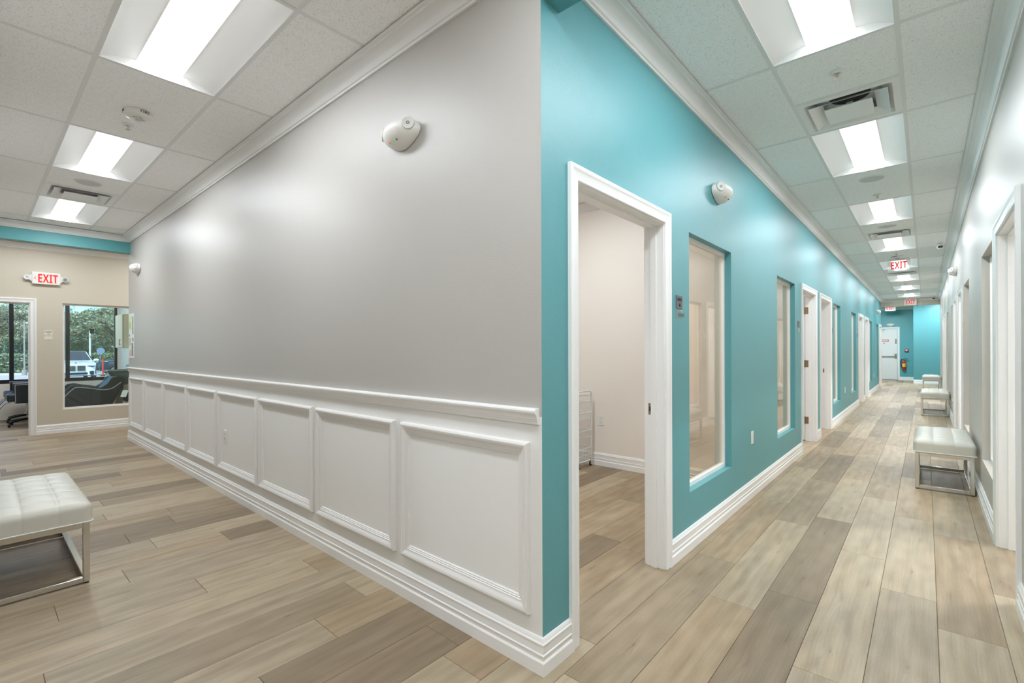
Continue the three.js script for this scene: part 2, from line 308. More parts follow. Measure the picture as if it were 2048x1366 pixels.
// ------------------------------------------------------------------ skirting and crown mouldings
const baseRuns = struct('baseboard_corridor');
const B = (pts) => mesh('skirting', sweep(BASE, pts.map(([x, z]) => [x, 0, z]), [0, 1, 0]), M.trim, baseRuns);
{ let z = ZG; doorsL.forEach(([a, b], i) => { if (i) B([[XT, z], [XT, a]]); z = b; }); }
B([[XG, ZG - T], [XG, ZG], [XT, ZG], [XT, doorsL[0][0]]]);
{ let z = ZE - T; [...doorsR].reverse().forEach(([a, b]) => { B([[XR, z], [XR, b]]); z = a; }); B([[XR, z], [XR, 2.5]]); }
B([[XT, ZS + 0.0], [XG + T, ZS]]);
B([[XF, -0.65], [XF, -3.4]]);
B([[-0.82, ZB], [-0.35, ZB]]); B([[-0.35, -23.45], [1.6, -23.45]]);
B([[-1.2, -21.42], [XT, -21.42]]);
// suite 16
B([[-4.2, -4.77], [XT - T, -4.77]]); B([[-4.2, ZG - T], [-4.2, -4.77]]);
const crowns = struct('trim_4');
const C = (pts, closed) => mesh('crown_moulding', sweep(CROWN, pts.map(([x, z]) => [x, CE, z]), [0, 1, 0], closed), M.crown, crowns);
C([[XG + T, ZS], [XG + T, ZG], [XR, ZG]]);
C([[XT, ZS], [XG + T, ZS]]);
C([[XT, ZG - T - 0.01], [XT, ZE], [XR, ZE], [XR, ZG - T - 0.01]], true);
C([[XF, 1.6], [XF, -3.4]]);
C([[-4.2, ZB], [-0.35, ZB]]); C([[-0.35, -23.45], [1.6, -23.45]]);
C([[-4.2, ZG - T], [-4.2, -4.77], [XT - T, -4.77], [XT - T, ZG - T]], true);

// ------------------------------------------------------------------ ceilings: boards laid in a grid of tees
mesh('deck', box(-13.62, 3.4, TOP, TOP + 0.12, -26, 2.8), M.deck, struct('ceiling_deck'));
const suiteCeil = struct('ceiling_suites');
const suiteLamps = [[-2.75, -3.2], [-2.75, -6.5], [-2.75, -9.8], [-2.75, -13.2], [-2.75, -16.6], [-2.75, -19.8], [1.8, -1.2], [1.8, -4.9], [1.8, -8.1], [1.8, -11.4], [1.8, -14.6], [1.8, -17.8], [1.8, -20.4]], lobbyLamps = [[-9.87, -0.6], [-9.87, -2.4], [-12.1, -0.5], [-1.2, -23.2], [-0.4, 1.3], [0.4, -22.4]];
function board(x0, x1, z0, z1) {
  const hs = [...suiteLamps, ...lobbyLamps].filter(([x, z]) => x > x0 && x < x1 && z > z0 && z < z1).map(([x, z]) => [x - 0.3, x + 0.3, -z - 0.61, -z + 0.61]);
  mesh('board', slab(x0, x1, -z1, -z0, 0.012, hs).rotateX(-Math.PI / 2).translate(0, CE + 0.0005, 0), M.suiteCeil, suiteCeil);
  for (const [a, b, c, d] of hs) mesh('lamp_well', merge([box(a - 0.004, a, CE, CE + 0.08, -d, -c), box(b, b + 0.004, CE, CE + 0.08, -d, -c), box(a, b, CE, CE + 0.08, -d - 0.004, -d), box(a, b, CE, CE + 0.08, -c, -c + 0.004)]), M.suiteCeil, suiteCeil);
}
board(-4.2, XT - T, -21.42, ZG - T); board(XR + T, 3.2, -21.42, 1.05); board(XA, XG, -3.4, 1.6); board(-4.2, 1.6, ZB, -21.32); board(XT, XR, ZS, 2.5);
const TW = 0.012;                                                 // half width of a tee
function tile(parent, x0, x1, z0, z1) {
  const g = box(x0, x1, CE + 0.0025, CE + 0.018, z0, z1), p = g.attributes.position, u = g.attributes.uv;
  const ox = rnd(), oz = rnd(); for (let i = 0; i < p.count; i++) u.setXY(i, p.getX(i) / 0.42 + ox, p.getZ(i) / 0.42 + oz);
  return mesh('tile', g, M.tile, parent);
}
const tee = (parent, name, x0, x1, z0, z1) => mesh(name, box(x0, x1, CE, CE + 0.0025, z0, z1), M.tee, parent);

// corridor
const ceilC = struct('ceiling_corridor');
const gz = (k) => -3.195 - 1.227 * k, CX0 = -1.17, CX1 = 0.34, CA = -0.697, CB = -0.108;
const zLines = [-1.7, gz(-1), ...[...Array(15)].map((_, k) => gz(k)), ZE + 0.02];
for (const x of [CA, CB]) tee(ceilC, 'main_tee', x - TW, x + TW, ZE, -1.68);
for (const z of zLines.slice(1, -1)) { for (const [a, b] of [[CX0, CA - TW], [CA + TW, CB - TW], [CB + TW, CX1]]) tee(ceilC, 'cross_tee', a, b, z - TW, z + TW); }
for (let i = 0; i + 1 < zLines.length; i++) { const z1 = zLines[i] - 0.002, z0 = zLines[i + 1] + 0.002; tile(ceilC, CX0, CA - 0.002, z0, z1); tile(ceilC, CB + 0.002, CX1, z0, z1); }
const midC = (a, b) => tile(ceilC, CA + 0.002, CB - 0.002, b + 0.002, a - 0.002);
const halfC = (z) => tee(ceilC, 'cross_tee', CA + TW, CB - TW, z - TW, z + TW);
midC(-1.7, gz(-1));
midC(gz(0), gz(0.5)); halfC(gz(0.5)); midC(gz(2), gz(3)); midC(gz(4), gz(4.5)); halfC(gz(4.5)); midC(gz(6), gz(7)); midC(gz(8), gz(8.5)); halfC(gz(8.5)); midC(gz(10), gz(11)); halfC(gz(12.5)); midC(gz(12.5), gz(13)); midC(gz(14), ZE + 0.02);
// hall
const ceilH = struct('ceiling_hall');
const gx = (k) => -3.59 - 1.226 * k, HA = -0.468, HBz = -1.075, HZ0 = ZG + 0.02, HZ1 = ZS - 0.02;
const xLines = [XR - 0.02, gx(-3), gx(-2), gx(-1), gx(0), gx(1), gx(2), gx(3), gx(4), XG + T + 0.02];
for (const z of [HA, HBz]) tee(ceilH, 'main_tee', XG + T, XR, z - TW, z + TW);
for (const x of xLines.slice(1, -1)) for (const [a, b] of [[HZ0, HBz - TW], [HBz + TW, HA - TW], [HA + TW, HZ1]]) tee(ceilH, 'cross_tee', x - TW, x + TW, a, b);
for (let i = 0; i + 1 < xLines.length; i++) { const x1 = xLines[i] - 0.002, x0 = xLines[i + 1] + 0.002; tile(ceilH, x0, x1, HZ0, HBz - 0.002); tile(ceilH, x0, x1, HA + 0.002, HZ1); }
const midH = (a, b) => tile(ceilH, b + 0.002, a - 0.002, HBz + 0.002, HA - 0.002);
const halfH = (x) => tee(ceilH, 'cross_tee', x - TW, x + TW, HBz + TW, HA - TW);
midH(XR - 0.02, gx(-3)); midH(gx(-2), gx(-1.5)); halfH(gx(-1.5)); midH(gx(0), gx(1)); midH(gx(2), gx(2.5)); halfH(gx(2.5)); midH(gx(4), XG + T + 0.02);

// ------------------------------------------------------------------ recessed lamps
function trofferShape() {
  const W = 0.2915, l = 0.116, N = 10, up = [], dn = [];
  for (let i = 0; i <= N; i++) { const t = i / N, s = -W + (W - l) * t, y = 0.004 + 0.056 * Math.sin(t * Math.PI * 0.5); dn.push([s, y]); up.push([s, y + 0.003]); }
  const shell = new THREE.Shape([...dn, ...up.reverse()].map((p) => new THREE.Vector2(...p)));
  const lp = []; for (let i = 0; i <= 16; i++) { const t = -1 + i / 8; lp.push([t * l, 0.012 + 0.048 * t * t]); }
  const lens = new THREE.Shape([...lp, ...lp.map(([a, b]) => [a, b + 0.003]).reverse()].map((p) => new THREE.Vector2(...p)));
  const cap = new THREE.Shape([[-W, 0.003], [W, 0.003], [W, 0.07], [-W, 0.07]].map((p) => new THREE.Vector2(...p)));
  const L = 1.218, ex = (s, d, at) => toCreasedNormals(new THREE.ExtrudeGeometry(s, { depth: d, bevelEnabled: false }).translate(0, 0, at), 0.6);
  return { panel: ex(shell, L - 0.004, -L / 2 + 0.002), lens: ex(lens, L - 0.008, -L / 2 + 0.004), cap0: ex(cap, 0.002, -L / 2), cap1: ex(cap, 0.002, L / 2 - 0.002), top: new THREE.BoxGeometry(2 * l, 0.003, L - 0.006).translate(0, 0.066, 0) };
}
const TS = trofferShape(), TSmirror = TS.panel.clone().rotateY(Math.PI);
function troffer(x, z, turn, label, grp, power = 1, strips = true) {               // long side along local z
  const t = thing('recessed_troffer', label, 'ceiling light', [x, CE, z], turn, grp);
  mesh('reflector', TS.panel, M.enamel, t); mesh('reflector', TSmirror, M.enamel, t);
  mesh('end_plate', TS.cap0, M.enamel, t); mesh('end_plate', TS.cap1, M.enamel, t); mesh('housing_top', TS.top, M.enamel, t);
  mesh('lens', TS.lens, M.lens, t);
  for (const [x0, y0, x1, y1] of strips ? [[-0.112, 0.056, -0.066, 0.0275], [-0.067, 0.0165, 0.067, 0.0165], [0.066, 0.0275, 0.112, 0.056]] : [[-0.1, 0.011, 0.1, 0.011]]) {   // flat strips along the bowed lens
    const a = new THREE.RectAreaLight(LAMP_COLOR, LAMP * power * (y0 === y1 ? 1 : 0.06), Math.hypot(x1 - x0, y1 - y0), 1.196); a.name = 'troffer_lamp';
    a.position.set((x0 + x1) / 2, (y0 + y1) / 2 - 0.003, 0); a.rotation.order = 'ZXY'; a.rotation.set(-Math.PI / 2, 0, Math.atan2(y1 - y0, x1 - x0)); t.add(a);
  }
  return t;
}
const gC = 'recessed troffers along the teal corridor ceiling', gH = 'recessed troffers along the hall ceiling';
const midx = (CA + CB) / 2, midz = (HA + HBz) / 2;
[[-1, 'recessed troffer just inside the corridor, ahead of the first sprinkler'], [1, 'recessed troffer next to the large square air diffuser over the first corridor window'], [3, 'recessed troffer between two sprinkler and speaker boards of the corridor'], [5, 'recessed troffer between an air diffuser and the corridor smoke alarm'],
  [7, 'recessed troffer right behind the hanging clear exit sign'], [9, 'recessed troffer past the hanging exit sign, after a diffuser'], [11, 'recessed troffer ahead of the last corridor air diffuser'], [13, 'last recessed troffer before the exit sign on the header']].forEach(([k, l]) => troffer(midx, (gz(k) + gz(k + 1)) / 2, 0, l, gC));
[[-3, 'recessed troffer over the crossing of hall and corridor'], [-1, 'large recessed troffer ahead of the hall smoke alarm'], [1, 'recessed troffer between hall smoke alarm and round ceiling speaker'], [3, 'recessed troffer beside the teal header at the hall end']].forEach(([k, l]) => troffer((gx(k) + gx(k + 1)) / 2, midz, Math.PI / 2, l, gH));
const nth = ['first', 'second', 'third', 'fourth', 'fifth', 'sixth', 'last'];
suiteLamps.forEach(([x, z], i) => troffer(x, z, 0, x < 0 ? `recessed troffer in the suite behind the ${nth[i]} teal-wall window` : `recessed troffer in the ${nth[i - 6]} suite behind the pale corridor wall`, 'suite ceiling lights', x > 0 ? 1.7 : 0.76, false));
const lobbyText = ['recessed troffer over the beige entrance lobby', 'recessed troffer over the entrance lobby beyond the grey wall', 'recessed troffer inside the salon suite by the storefront', 'recessed troffer over the back lobby by the exit door', 'recessed troffer in the corridor stretch facing the entrance', 'recessed troffer over the back lobby beside the teal pier'];
lobbyLamps.forEach(([x, z], i) => troffer(x, z, 0, lobbyText[i], 'lobby ceiling lights', [0.33, 0.33, 0.7, 2.2, 0.7, 1.15][i], false));

// ------------------------------------------------------------------ doors: casing, jambs with stops, leaf
// x: face of the wall on the corridor side, n: +1 where the corridor lies towards +x
function door(num, x, n, a, b, { hinge = 'near', swing = 1.45, strike = false, leaf = true } = {}) {
  const g = struct('door_' + num), ca = a - 0.062, cb = b + 0.062, top = DT - 0.062, inX = x - n * T, path = [[x, 0, cb], [x, top, cb], [x, top, ca], [x, 0, ca]];
  mesh('casing', sweep(CASE, n > 0 ? path : path.slice().reverse(), [n, 0, 0]), M.trim, g);
  const p2 = path.map(([, y, z]) => [inX, y, z]); mesh('casing', sweep(CASE, n > 0 ? p2.slice().reverse() : p2, [-n, 0, 0]), M.trim, g);
  const x0 = Math.min(x, inX), x1 = Math.max(x, inX), j = 0.02;
  const ja = a - 0.05, jb = b + 0.05, jt = DT - 0.05;
  mesh('jamb', box(x0, x1, 0, jt, ja - j, ja), M.trim, g); mesh('jamb', box(x0, x1, 0, jt, jb, jb + j), M.trim, g); mesh('head_jamb', box(x0, x1, jt - j, jt, jb + j, ja - j), M.trim, g);
  const s0 = x - n * 0.045, s1 = x - n * 0.08, sx0 = Math.min(s0, s1), sx1 = Math.max(s0, s1);
  mesh('stop', box(sx0, sx1, 0, jt - j, ja - j - 0.011, ja - j), M.trim, g); mesh('stop', box(sx0, sx1, 0, jt - j, jb + j, jb + j + 0.011), M.trim, g); mesh('stop', box(sx0, sx1, jt - j - 0.011, jt - j, jb + j + 0.011, ja - j - 0.011), M.trim, g);
  const hz = hinge === 'near' ? ja - j : jb + j, oz = hinge === 'near' ? jb + j : ja - j, dirz = Math.sign(oz - hz), wl = Math.abs(oz - hz) - 0.006, hx = x - n * (T - 0.012);
  if (strike) { const sp = mesh('strike_plate', merge([box(-0.014, 0.014, -0.035, 0.035, 0, 0.0025)]), M.bronze, g); sp.position.set(x - n * 0.085, 0.97, oz); if (dirz > 0) sp.rotation.y = Math.PI; const hh = mesh('latch_hole', box(-0.008, 0.008, -0.014, 0.014, 0.0024, 0.0032), M.dark, g); hh.position.copy(sp.position); hh.rotation.copy(sp.rotation); }
  for (const y of [0.3, 1.12, 1.89]) mesh('hinge', merge([box(hx - 0.02, hx + 0.025, y - 0.05, y + 0.05, hz + dirz * 0.0005 - 0.0015, hz + dirz * 0.0005 + 0.0015), cyl(0.007, 0.104, hx - n * 0.021, y, hz + dirz * 0.004, 10)]), M.bronze, g);
  if (leaf) {
    const d = new THREE.Group(); d.name = 'leaf'; d.position.set(hx - n * 0.022, 0, hz + dirz * 0.004); g.add(d);
    const slabG = rbox(wl, jt - j - 0.02, 0.042, wl / 2, (jt - j) / 2 + 0.002, 0.021, 0.003);
    mesh('slab', slabG, M.white, d);
    mesh('lever', merge([cyl(0.026, 0.012, wl - 0.065, 0.97, 0.046, 16).translate(0, 0, 0), rbox(0.11, 0.018, 0.014, wl - 0.11, 0.97, 0.075, 0.005), rbox(0.016, 0.016, 0.04, wl - 0.065, 0.97, 0.058, 0.004)]), M.nickel, d);
    // local +x runs along the leaf; it swings into the suite
    const closed = dirz > 0 ? -Math.PI / 2 : Math.PI / 2; d.rotation.y = closed + (dirz * n) * -swing;
  }
  return g;
}
doorsL.forEach(([a, b], i) => door(i + 1, XT, 1, a, b, { hinge: i % 2 ? 'far' : 'near', strike: i % 2 === 0, swing: i % 2 ? 1.5 : 1.62 }));
doorsR.forEach(([a, b], i) => door(i + 7, XR, -1, a, b, { hinge: i % 2 ? 'far' : 'near', strike: i % 2 === 0, swing: i % 2 ? 1.5 : 1.62 }));
door(12, XF, 1, 0.41, -0.655, { hinge: 'near', strike: false, swing: 1.62 });

// ------------------------------------------------------------------ interior windows: white stop frame set back in the painted reveal, one pane
function windowIn(num, x, n, a, b, { y0 = WY0, y1 = WY1, mat = M.trim } = {}) {
  const g = struct('window_' + num), f = 0.028, x0 = x - n * 0.05, x1 = x - n * 0.085, lo = Math.min(x0, x1), hi = Math.max(x0, x1);
  mesh('frame_sill', box(lo, hi, y0, y0 + f, b, a), mat, g); mesh('frame_head', box(lo, hi, y1 - f, y1, b, a), mat, g);
  mesh('frame_side', box(lo, hi, y0 + f, y1 - f, a - f, a), mat, g); mesh('frame_side', box(lo, hi, y0 + f, y1 - f, b, b + f), mat, g);
  const p = mesh('pane', new THREE.BoxGeometry(0.005, y1 - y0 - 2 * f + 0.01, a - b - 2 * f + 0.01), num === 12 ? M.glass : M.glassTint, g); p.position.set((lo + hi) / 2, (y0 + y1) / 2, (a + b) / 2);
  return g;
}
winsL.forEach(([a, b], i) => windowIn(i + 1, XT, 1, a, b));
winsR.forEach(([a, b], i) => windowIn(i + 7, XR, -1, a, b));
windowIn(12, XF, 1, -0.967, -1.88);
// storefront glazing
{
  const g = struct('window_13'), x0 = XA - 0.09, x1 = XA - 0.03, ms = [[-2.11, -2.06], [-1.335, -1.268], [-0.525, -0.461], [0.28, 0.345], [1.08, 1.145], [1.66, 1.72]];
  for (const [a, b] of ms) mesh('mullion', box(x0, x1, 0.70, 2.62, a, b), M.frameBlack, g);
  for (let i = 0; i + 1 < ms.length; i++) {
    const a = ms[i][1], b = ms[i + 1][0];
    mesh('bottom_rail', box(x0, x1, 0.70, 0.775, a, b), M.frameBlack, g); mesh('top_rail', box(x0, x1, 2.55, 2.62, a, b), M.frameBlack, g);
    const p = mesh('pane', new THREE.BoxGeometry(0.006, 1.79, b - a + 0.01), M.glass, g); p.position.set(XA - 0.06, 1.66, (a + b) / 2);
  }
  // lettering stuck on the outside of the pane, so it reads reversed from indoors
  const L = tag(group('window_lettering', [XA - 0.0705, 1.645, -1.72], -Math.PI / 2), 'black vinyl lettering on the storefront pane, reversed from indoors', 'lettering');
  mesh('script_word', text('Salon', 0.062, 0.001, fontReg).translate(-0.125, -0.005, 0), M.ink, L); mesh('capitals', text('PLEX', 0.058, 0.001, fontReg).translate(0.13, -0.005, 0), M.ink, L);
  mesh('emblem', box(-0.005, 0.065, 0.07, 0.17, 0, 0.001), M.ink, L); mesh('emblem_letter', text('P', 0.055, 0.0016, font).translate(0.03, 0.12, 0), M.paper, L); mesh('emblem_letter', text('S', 0.07, 0.001, font).translate(-0.04, 0.115, 0), M.ink, L);
}

// ------------------------------------------------------------------ ceiling fittings
function diffuser(x, z, turn, label) {
  const t = thing('air_diffuser', label, 'air vent', [x, CE, z], turn, 'square ceiling air diffusers'), s = 0.2915;
  const sq = (r, y) => [[-r, y, -r], [r, y, -r], [r, y, r], [-r, y, r]];
  mesh('face_frame', slab(-s, s, -s, s, 0.004, [[-0.245, 0.245, -0.245, 0.245]]).rotateX(-Math.PI / 2).translate(0, 0.0005, 0), M.enamel, t);
  const cone = (r0, r1, y0, y1) => sweep([[0, 0], [0.003, 0], [r1 - r0 + 0.003, y1 - y0], [r1 - r0, y1 - y0]].reverse(), sq(r0, y0).reverse(), [0, 1, 0], true);
  mesh('outer_louvre', cone(0.19, 0.243, 0.045, 0.004), M.enamel, t);
  mesh('louvre', cone(0.145, 0.218, 0.03, -0.012), M.enamel, t);
  mesh('centre_plate', merge([rbox(0.272, 0.006, 0.272, 0, -0.016, 0, 0.002), box(-0.02, 0.02, -0.012, 0.05, -0.02, 0.02)]), M.enamel, t);
  mesh('collar', box(-0.25, 0.25, 0.1, 0.103, -0.25, 0.25), M.enamel, t); mesh('duct_mouth', cyl(0.12, 0.004, 0, 0.0985, 0, 32), M.dark, t);
  mesh('duct_wall', merge([box(-0.25, -0.247, 0.045, 0.1, -0.25, 0.25), box(0.247, 0.25, 0.045, 0.1, -0.25, 0.25), box(-0.25, 0.25, 0.045, 0.1, -0.25, -0.247), box(-0.25, 0.25, 0.045, 0.1, 0.247, 0.25)]), M.enamel, t);
  return t;
}
diffuser(midx, gz(0.75), 0, 'square white air diffuser beside the first corridor sprinkler');
diffuser(midx, gz(4.75), 0, 'square white air diffuser next to the second corridor speaker');
diffuser(midx, gz(8.75), 0, 'square white air diffuser past the hanging exit sign');
diffuser(midx, gz(12.25), 0, 'square white air diffuser near the far end of the corridor');
diffuser(gx(2.75), midz, 0, 'square white air diffuser next to the hall speaker');
diffuser(gx(-1.25), midz, 0, 'square white air diffuser ahead of the large hall troffer');
function sprinkler(x, z, label) {
  const t = thing('fire_sprinkler', label, 'sprinkler', [x, CE + 0.0025, z], 0, 'fire sprinkler heads');
  mesh('escutcheon', lathe([[0.012, 0.0], [0.04, 0], [0.042, -0.003], [0.036, -0.009], [0.022, -0.012], [0.012, -0.006], [0.012, 0]]), M.enamel, t);
  mesh('frame_arms', merge([bar([0.011, -0.006, 0], [0.004, -0.036, 0], 0.0025, 6), bar([-0.011, -0.006, 0], [-0.004, -0.036, 0], 0.0025, 6), cyl(0.003, 0.03, 0, -0.02, 0, 8)]), M.chrome, t);
  mesh('deflector', cyl(0.015, 0.002, 0, -0.038, 0, 14), M.chrome, t);
}
sprinkler(-0.407, -3.51, 'sprinkler head on the board before the first corridor diffuser'); sprinkler(-0.398, -6.61, 'sprinkler head behind the first corridor speaker'); sprinkler(-0.392, -10.86, 'sprinkler head ahead of the corridor smoke alarm'); sprinkler(-0.4, gz(10.5), 'sprinkler head past the hanging exit sign');
sprinkler(-4.51, -0.77, 'sprinkler head just behind the hall smoke alarm');
function speaker(x, z, label) {
  const t = thing('ceiling_speaker', label, 'speaker', [x, CE + 0.0025, z], 0, 'round ceiling speakers');
  mesh('rim', lathe([[0.098, 0], [0.112, 0], [0.112, -0.003], [0.108, -0.005], [0.1, -0.005], [0.098, -0.003], [0.098, 0]], 40), M.enamel, t);
  mesh('grille', cyl(0.0985, 0.003, 0, -0.0018, 0, 40), speaker.mat ??= new THREE.MeshStandardMaterial({ color: 0xcfcfcd, roughness: 0.7 }), t);
}
speaker(-0.401, -5.95, 'round grey speaker grille behind the second corridor troffer'); speaker(-0.401, gz(4.25), 'round speaker grille ahead of the second corridor diffuser'); speaker(gx(2.27), midz, 'round speaker grille on the hall ceiling by a diffuser');
function smoke(x, z, turn, label) {
  const t = thing('smoke_alarm', label, 'smoke alarm', [x, CE + 0.0025, z], turn, 'ceiling smoke alarms');
  mesh('base', lathe([[0, 0], [0.086, 0], [0.088, -0.004], [0.086, -0.026], [0.078, -0.034], [0.055, -0.038], [0, -0.038]], 40), M.plastic, t);
  mesh('strobe_lens', lathe([[0.026, -0.038], [0.024, -0.05], [0.012, -0.06], [0, -0.062]], 20), M.acrylic, t);
  mesh('strobe_clips', merge([0, 1, 2, 3].map((k) => rbox(0.006, 0.012, 0.02, 0, -0.045, 0.03, 0.002).rotateY(k * Math.PI / 2))), M.chrome, t);
  const w = text('FIRE', 0.018, 0.001, fontSerif); const p = w.attributes.position;
  for (let i = 0; i < p.count; i++) { const a = p.getX(i) / 0.087, r = 0.0872 + p.getZ(i); p.setXYZ(i, Math.sin(a) * r, p.getY(i) - 0.015, Math.cos(a) * r); } w.computeVertexNormals();
  mesh('lettering', w, smoke.ink ??= new THREE.MeshStandardMaterial({ color: 0x5c2020, roughness: 0.6 }), t); const o = mesh('lettering', w, smoke.ink, t); o.rotation.y = -1.9;
}
smoke(-4.23, -0.78, 1.85, 'white smoke alarm lettered FIRE on the hall ceiling'); smoke(-0.395, -11.26, -0.3, 'white smoke alarm ahead of the hanging exit sign');
function camDome(x, y, z, label) {
  const t = thing('security_camera', label, 'camera', [x, y, z], 0.1);
  mesh('mount', merge([cyl(0.03, 0.012, 0, 0.058, 0, 20), cyl(0.011, 0.03, 0, 0.04, 0, 12)]), M.plastic, t);
  mesh('shell', new THREE.SphereGeometry(0.042, 28, 20).scale(0.95, 0.9, 0.95).translate(0, 0, 0), M.plastic, t);
  mesh('face', new THREE.SphereGeometry(0.036, 24, 16).scale(0.9, 0.62, 0.6).translate(0, -0.002, 0.023), M.dark, t); mesh('lens', cyl(0.009, 0.006, 0, 0, 0, 14).rotateX(Math.PI / 2).translate(0, -0.002, 0.045), M.signGray, t);
}
camDome(0.178, CE - 0.064, -10.3, 'small white dome camera with black face on the corridor ceiling'); camDome(0.2, CE - 0.064, -20.9, 'tiny dark-faced camera beside the header exit sign');

// ------------------------------------------------------------------ exit signs
function hungExit(x, z, y, label, clear) {
  const t = thing('hanging_exit_sign', label, 'exit sign', [x, y, z], 0), w = 0.325, h = 0.2;
  mesh('canopy', rbox(w * 0.95, 0.028, 0.05, 0, h + 0.012, 0, 0.006), M.plastic, t);
  mesh('panel', rbox(w, h, 0.008, 0, h / 2, 0, 0.002), clear ? M.acrylic : M.plastic, t);
  mesh('lettering', text('EXIT', 0.135, 0.003, font, 0.62).translate(0, h * 0.53, 0.0045), M.redGlow, t);
  mesh('end_clip', rbox(0.008, h, 0.014, -w / 2, h / 2, 0, 0.002), M.plastic, t); mesh('end_clip', rbox(0.008, h, 0.014, w / 2, h / 2, 0, 0.002), M.plastic, t);
}
hungExit(-0.38, -11.6, CE - 0.226, 'clear exit sign with red letters hanging under the corridor ceiling', true);
hungExit(-0.39, ZE + 0.08, CE - 0.226, 'exit sign hanging in front of the beige corridor header', false);
hungExit(-1.08, -24.6, 2.86, 'exit sign over the white back door, mostly hidden by the header', false);
{ // combination sign on the beige lobby wall
  const t = thing('exit_sign', 'white wall exit sign with two lamp heads over the suite doorway', 'exit sign', [XF, 2.504, -0.775], Math.PI / 2);
  mesh('housing', rbox(0.33, 0.195, 0.05, 0, 0, 0.026, 0.012), M.plastic, t);
  mesh('lettering', text('EXIT', 0.135, 0.003, font, 0.6).translate(0.02, 0, 0.051), M.redGlow, t);
  mesh('arrow', merge([rbox(0.028, 0.007, 0.003, 0, 0, 0, 0.001).rotateZ(0.75).translate(-0.13, 0.008, 0.053), rbox(0.028, 0.007, 0.003, 0, 0, 0, 0.001).rotateZ(-0.75).translate(-0.13, -0.009, 0.053)]), M.redGlow, t);
  for (const s of [-1, 1]) {
    mesh('arm', new THREE.ExtrudeGeometry(new THREE.Shape([[0, 0.06], [s * 0.05, 0.02], [s * 0.05, -0.02], [0, -0.06]].map((p) => new THREE.Vector2(...p))), { depth: 0.03, bevelEnabled: false }).translate(s * 0.16, 0, 0.008), M.plastic, t);
    const h = mesh('lamp_head', lathe([[0, 0], [0.03, 0], [0.038, 0.012], [0.04, 0.035], [0.036, 0.04], [0.03, 0.037]], 24).rotateX(Math.PI / 2).translate(s * 0.22, 0, 0.02), M.plastic, t);
    mesh('lamp_lens', cyl(0.031, 0.004, 0, 0, 0, 24).rotateX(Math.PI / 2).translate(s * 0.22, 0, 0.058), M.acrylic, h); mesh('bulb', merge([cyl(0.013, 0.006, 0, 0, 0, 12).rotateX(Math.PI / 2).translate(s * 0.22, 0, 0.054)]), M.signGray, h);
  }
}

// ------------------------------------------------------------------ emergency lights: egg-shaped case with two lamp heads
function emergency(pos, turn, label) {
  const t = thing('emergency_light', label, 'emergency light', pos, turn, 'wall emergency lights');
  const g = new THREE.SphereGeometry(1, 40, 28), p = g.attributes.position;
  for (let i = 0; i < p.count; i++) { let x = p.getX(i), y = p.getY(i), z = p.getZ(i); x *= y < 0 ? 1 - 0.3 * y * y : 1; p.setXYZ(i, x * 0.142, y * 0.079 + (y < 0 ? 0 : -0.01 * y), Math.max(0, z) * 0.1 * (1 + 0.12 * y) + 0.004); }
  g.computeVertexNormals(); mesh('case', g, M.plastic, t);
  mesh('gasket', new THREE.CylinderGeometry(0.126, 0.126, 0.006, 36).rotateX(Math.PI / 2).scale(1, 0.53, 1).translate(0, -0.003, 0.003), M.slotDark, t);
  for (const s of [-1, 1]) {
    const q = new THREE.Quaternion().setFromEuler(new THREE.Euler(-0.1, s * 0.7, 0)), at = V(s * 0.104, 0.014, 0.053), put = (gg) => gg.rotateX(Math.PI / 2).applyQuaternion(q).translate(at.x, at.y, at.z);
    const h = mesh('lamp_head', put(lathe([[0, -0.03], [0.026, -0.03], [0.032, -0.012], [0.034, 0.013], [0.031, 0.017], [0.027, 0.014], [0, 0.011]], 28)), M.plastic, t);
    mesh('lamp_lens', put(cyl(0.021, 0.004, 0, 0.0115, 0, 20)), M.white, h); mesh('bulb', put(new THREE.TorusGeometry(0.007, 0.002, 6, 14).rotateX(Math.PI / 2).translate(0, 0.014, 0)), M.signGray, h);
  }
  mesh('test_button', new THREE.SphereGeometry(0.006, 10, 8).translate(0.028, -0.05, 0.072), M.signGray, t); mesh('status_led', new THREE.SphereGeometry(0.004, 10, 8).translate(0.005, -0.052, 0.075), M.green, t);
  mesh('printed_mark', rbox(0.03, 0.005, 0.003, -0.035, -0.05, 0.0705, 0.001), M.red, t);
  return t;
}
const emG = emergency([-2.13, 2.505, ZG], 0, 'egg-shaped emergency light high on the grey wall');
dup(emG, [-8.42, 2.51, ZG], 0, 'emergency light at the end of the grey wall near the header');
dup(emG, [XT, 2.525, -3.75], Math.PI / 2, 'emergency light on the teal wall beside the first doorway');
dup(emG, [XT, 2.53, -19.5], Math.PI / 2, 'emergency light at the far end of the teal wall');
dup(emG, [XR, 2.54, -10.1], -Math.PI / 2, 'emergency light on the pale wall facing the teal one');
dup(emG, [-1.12, 2.33, ZB], 0, 'emergency light over the white exit door');

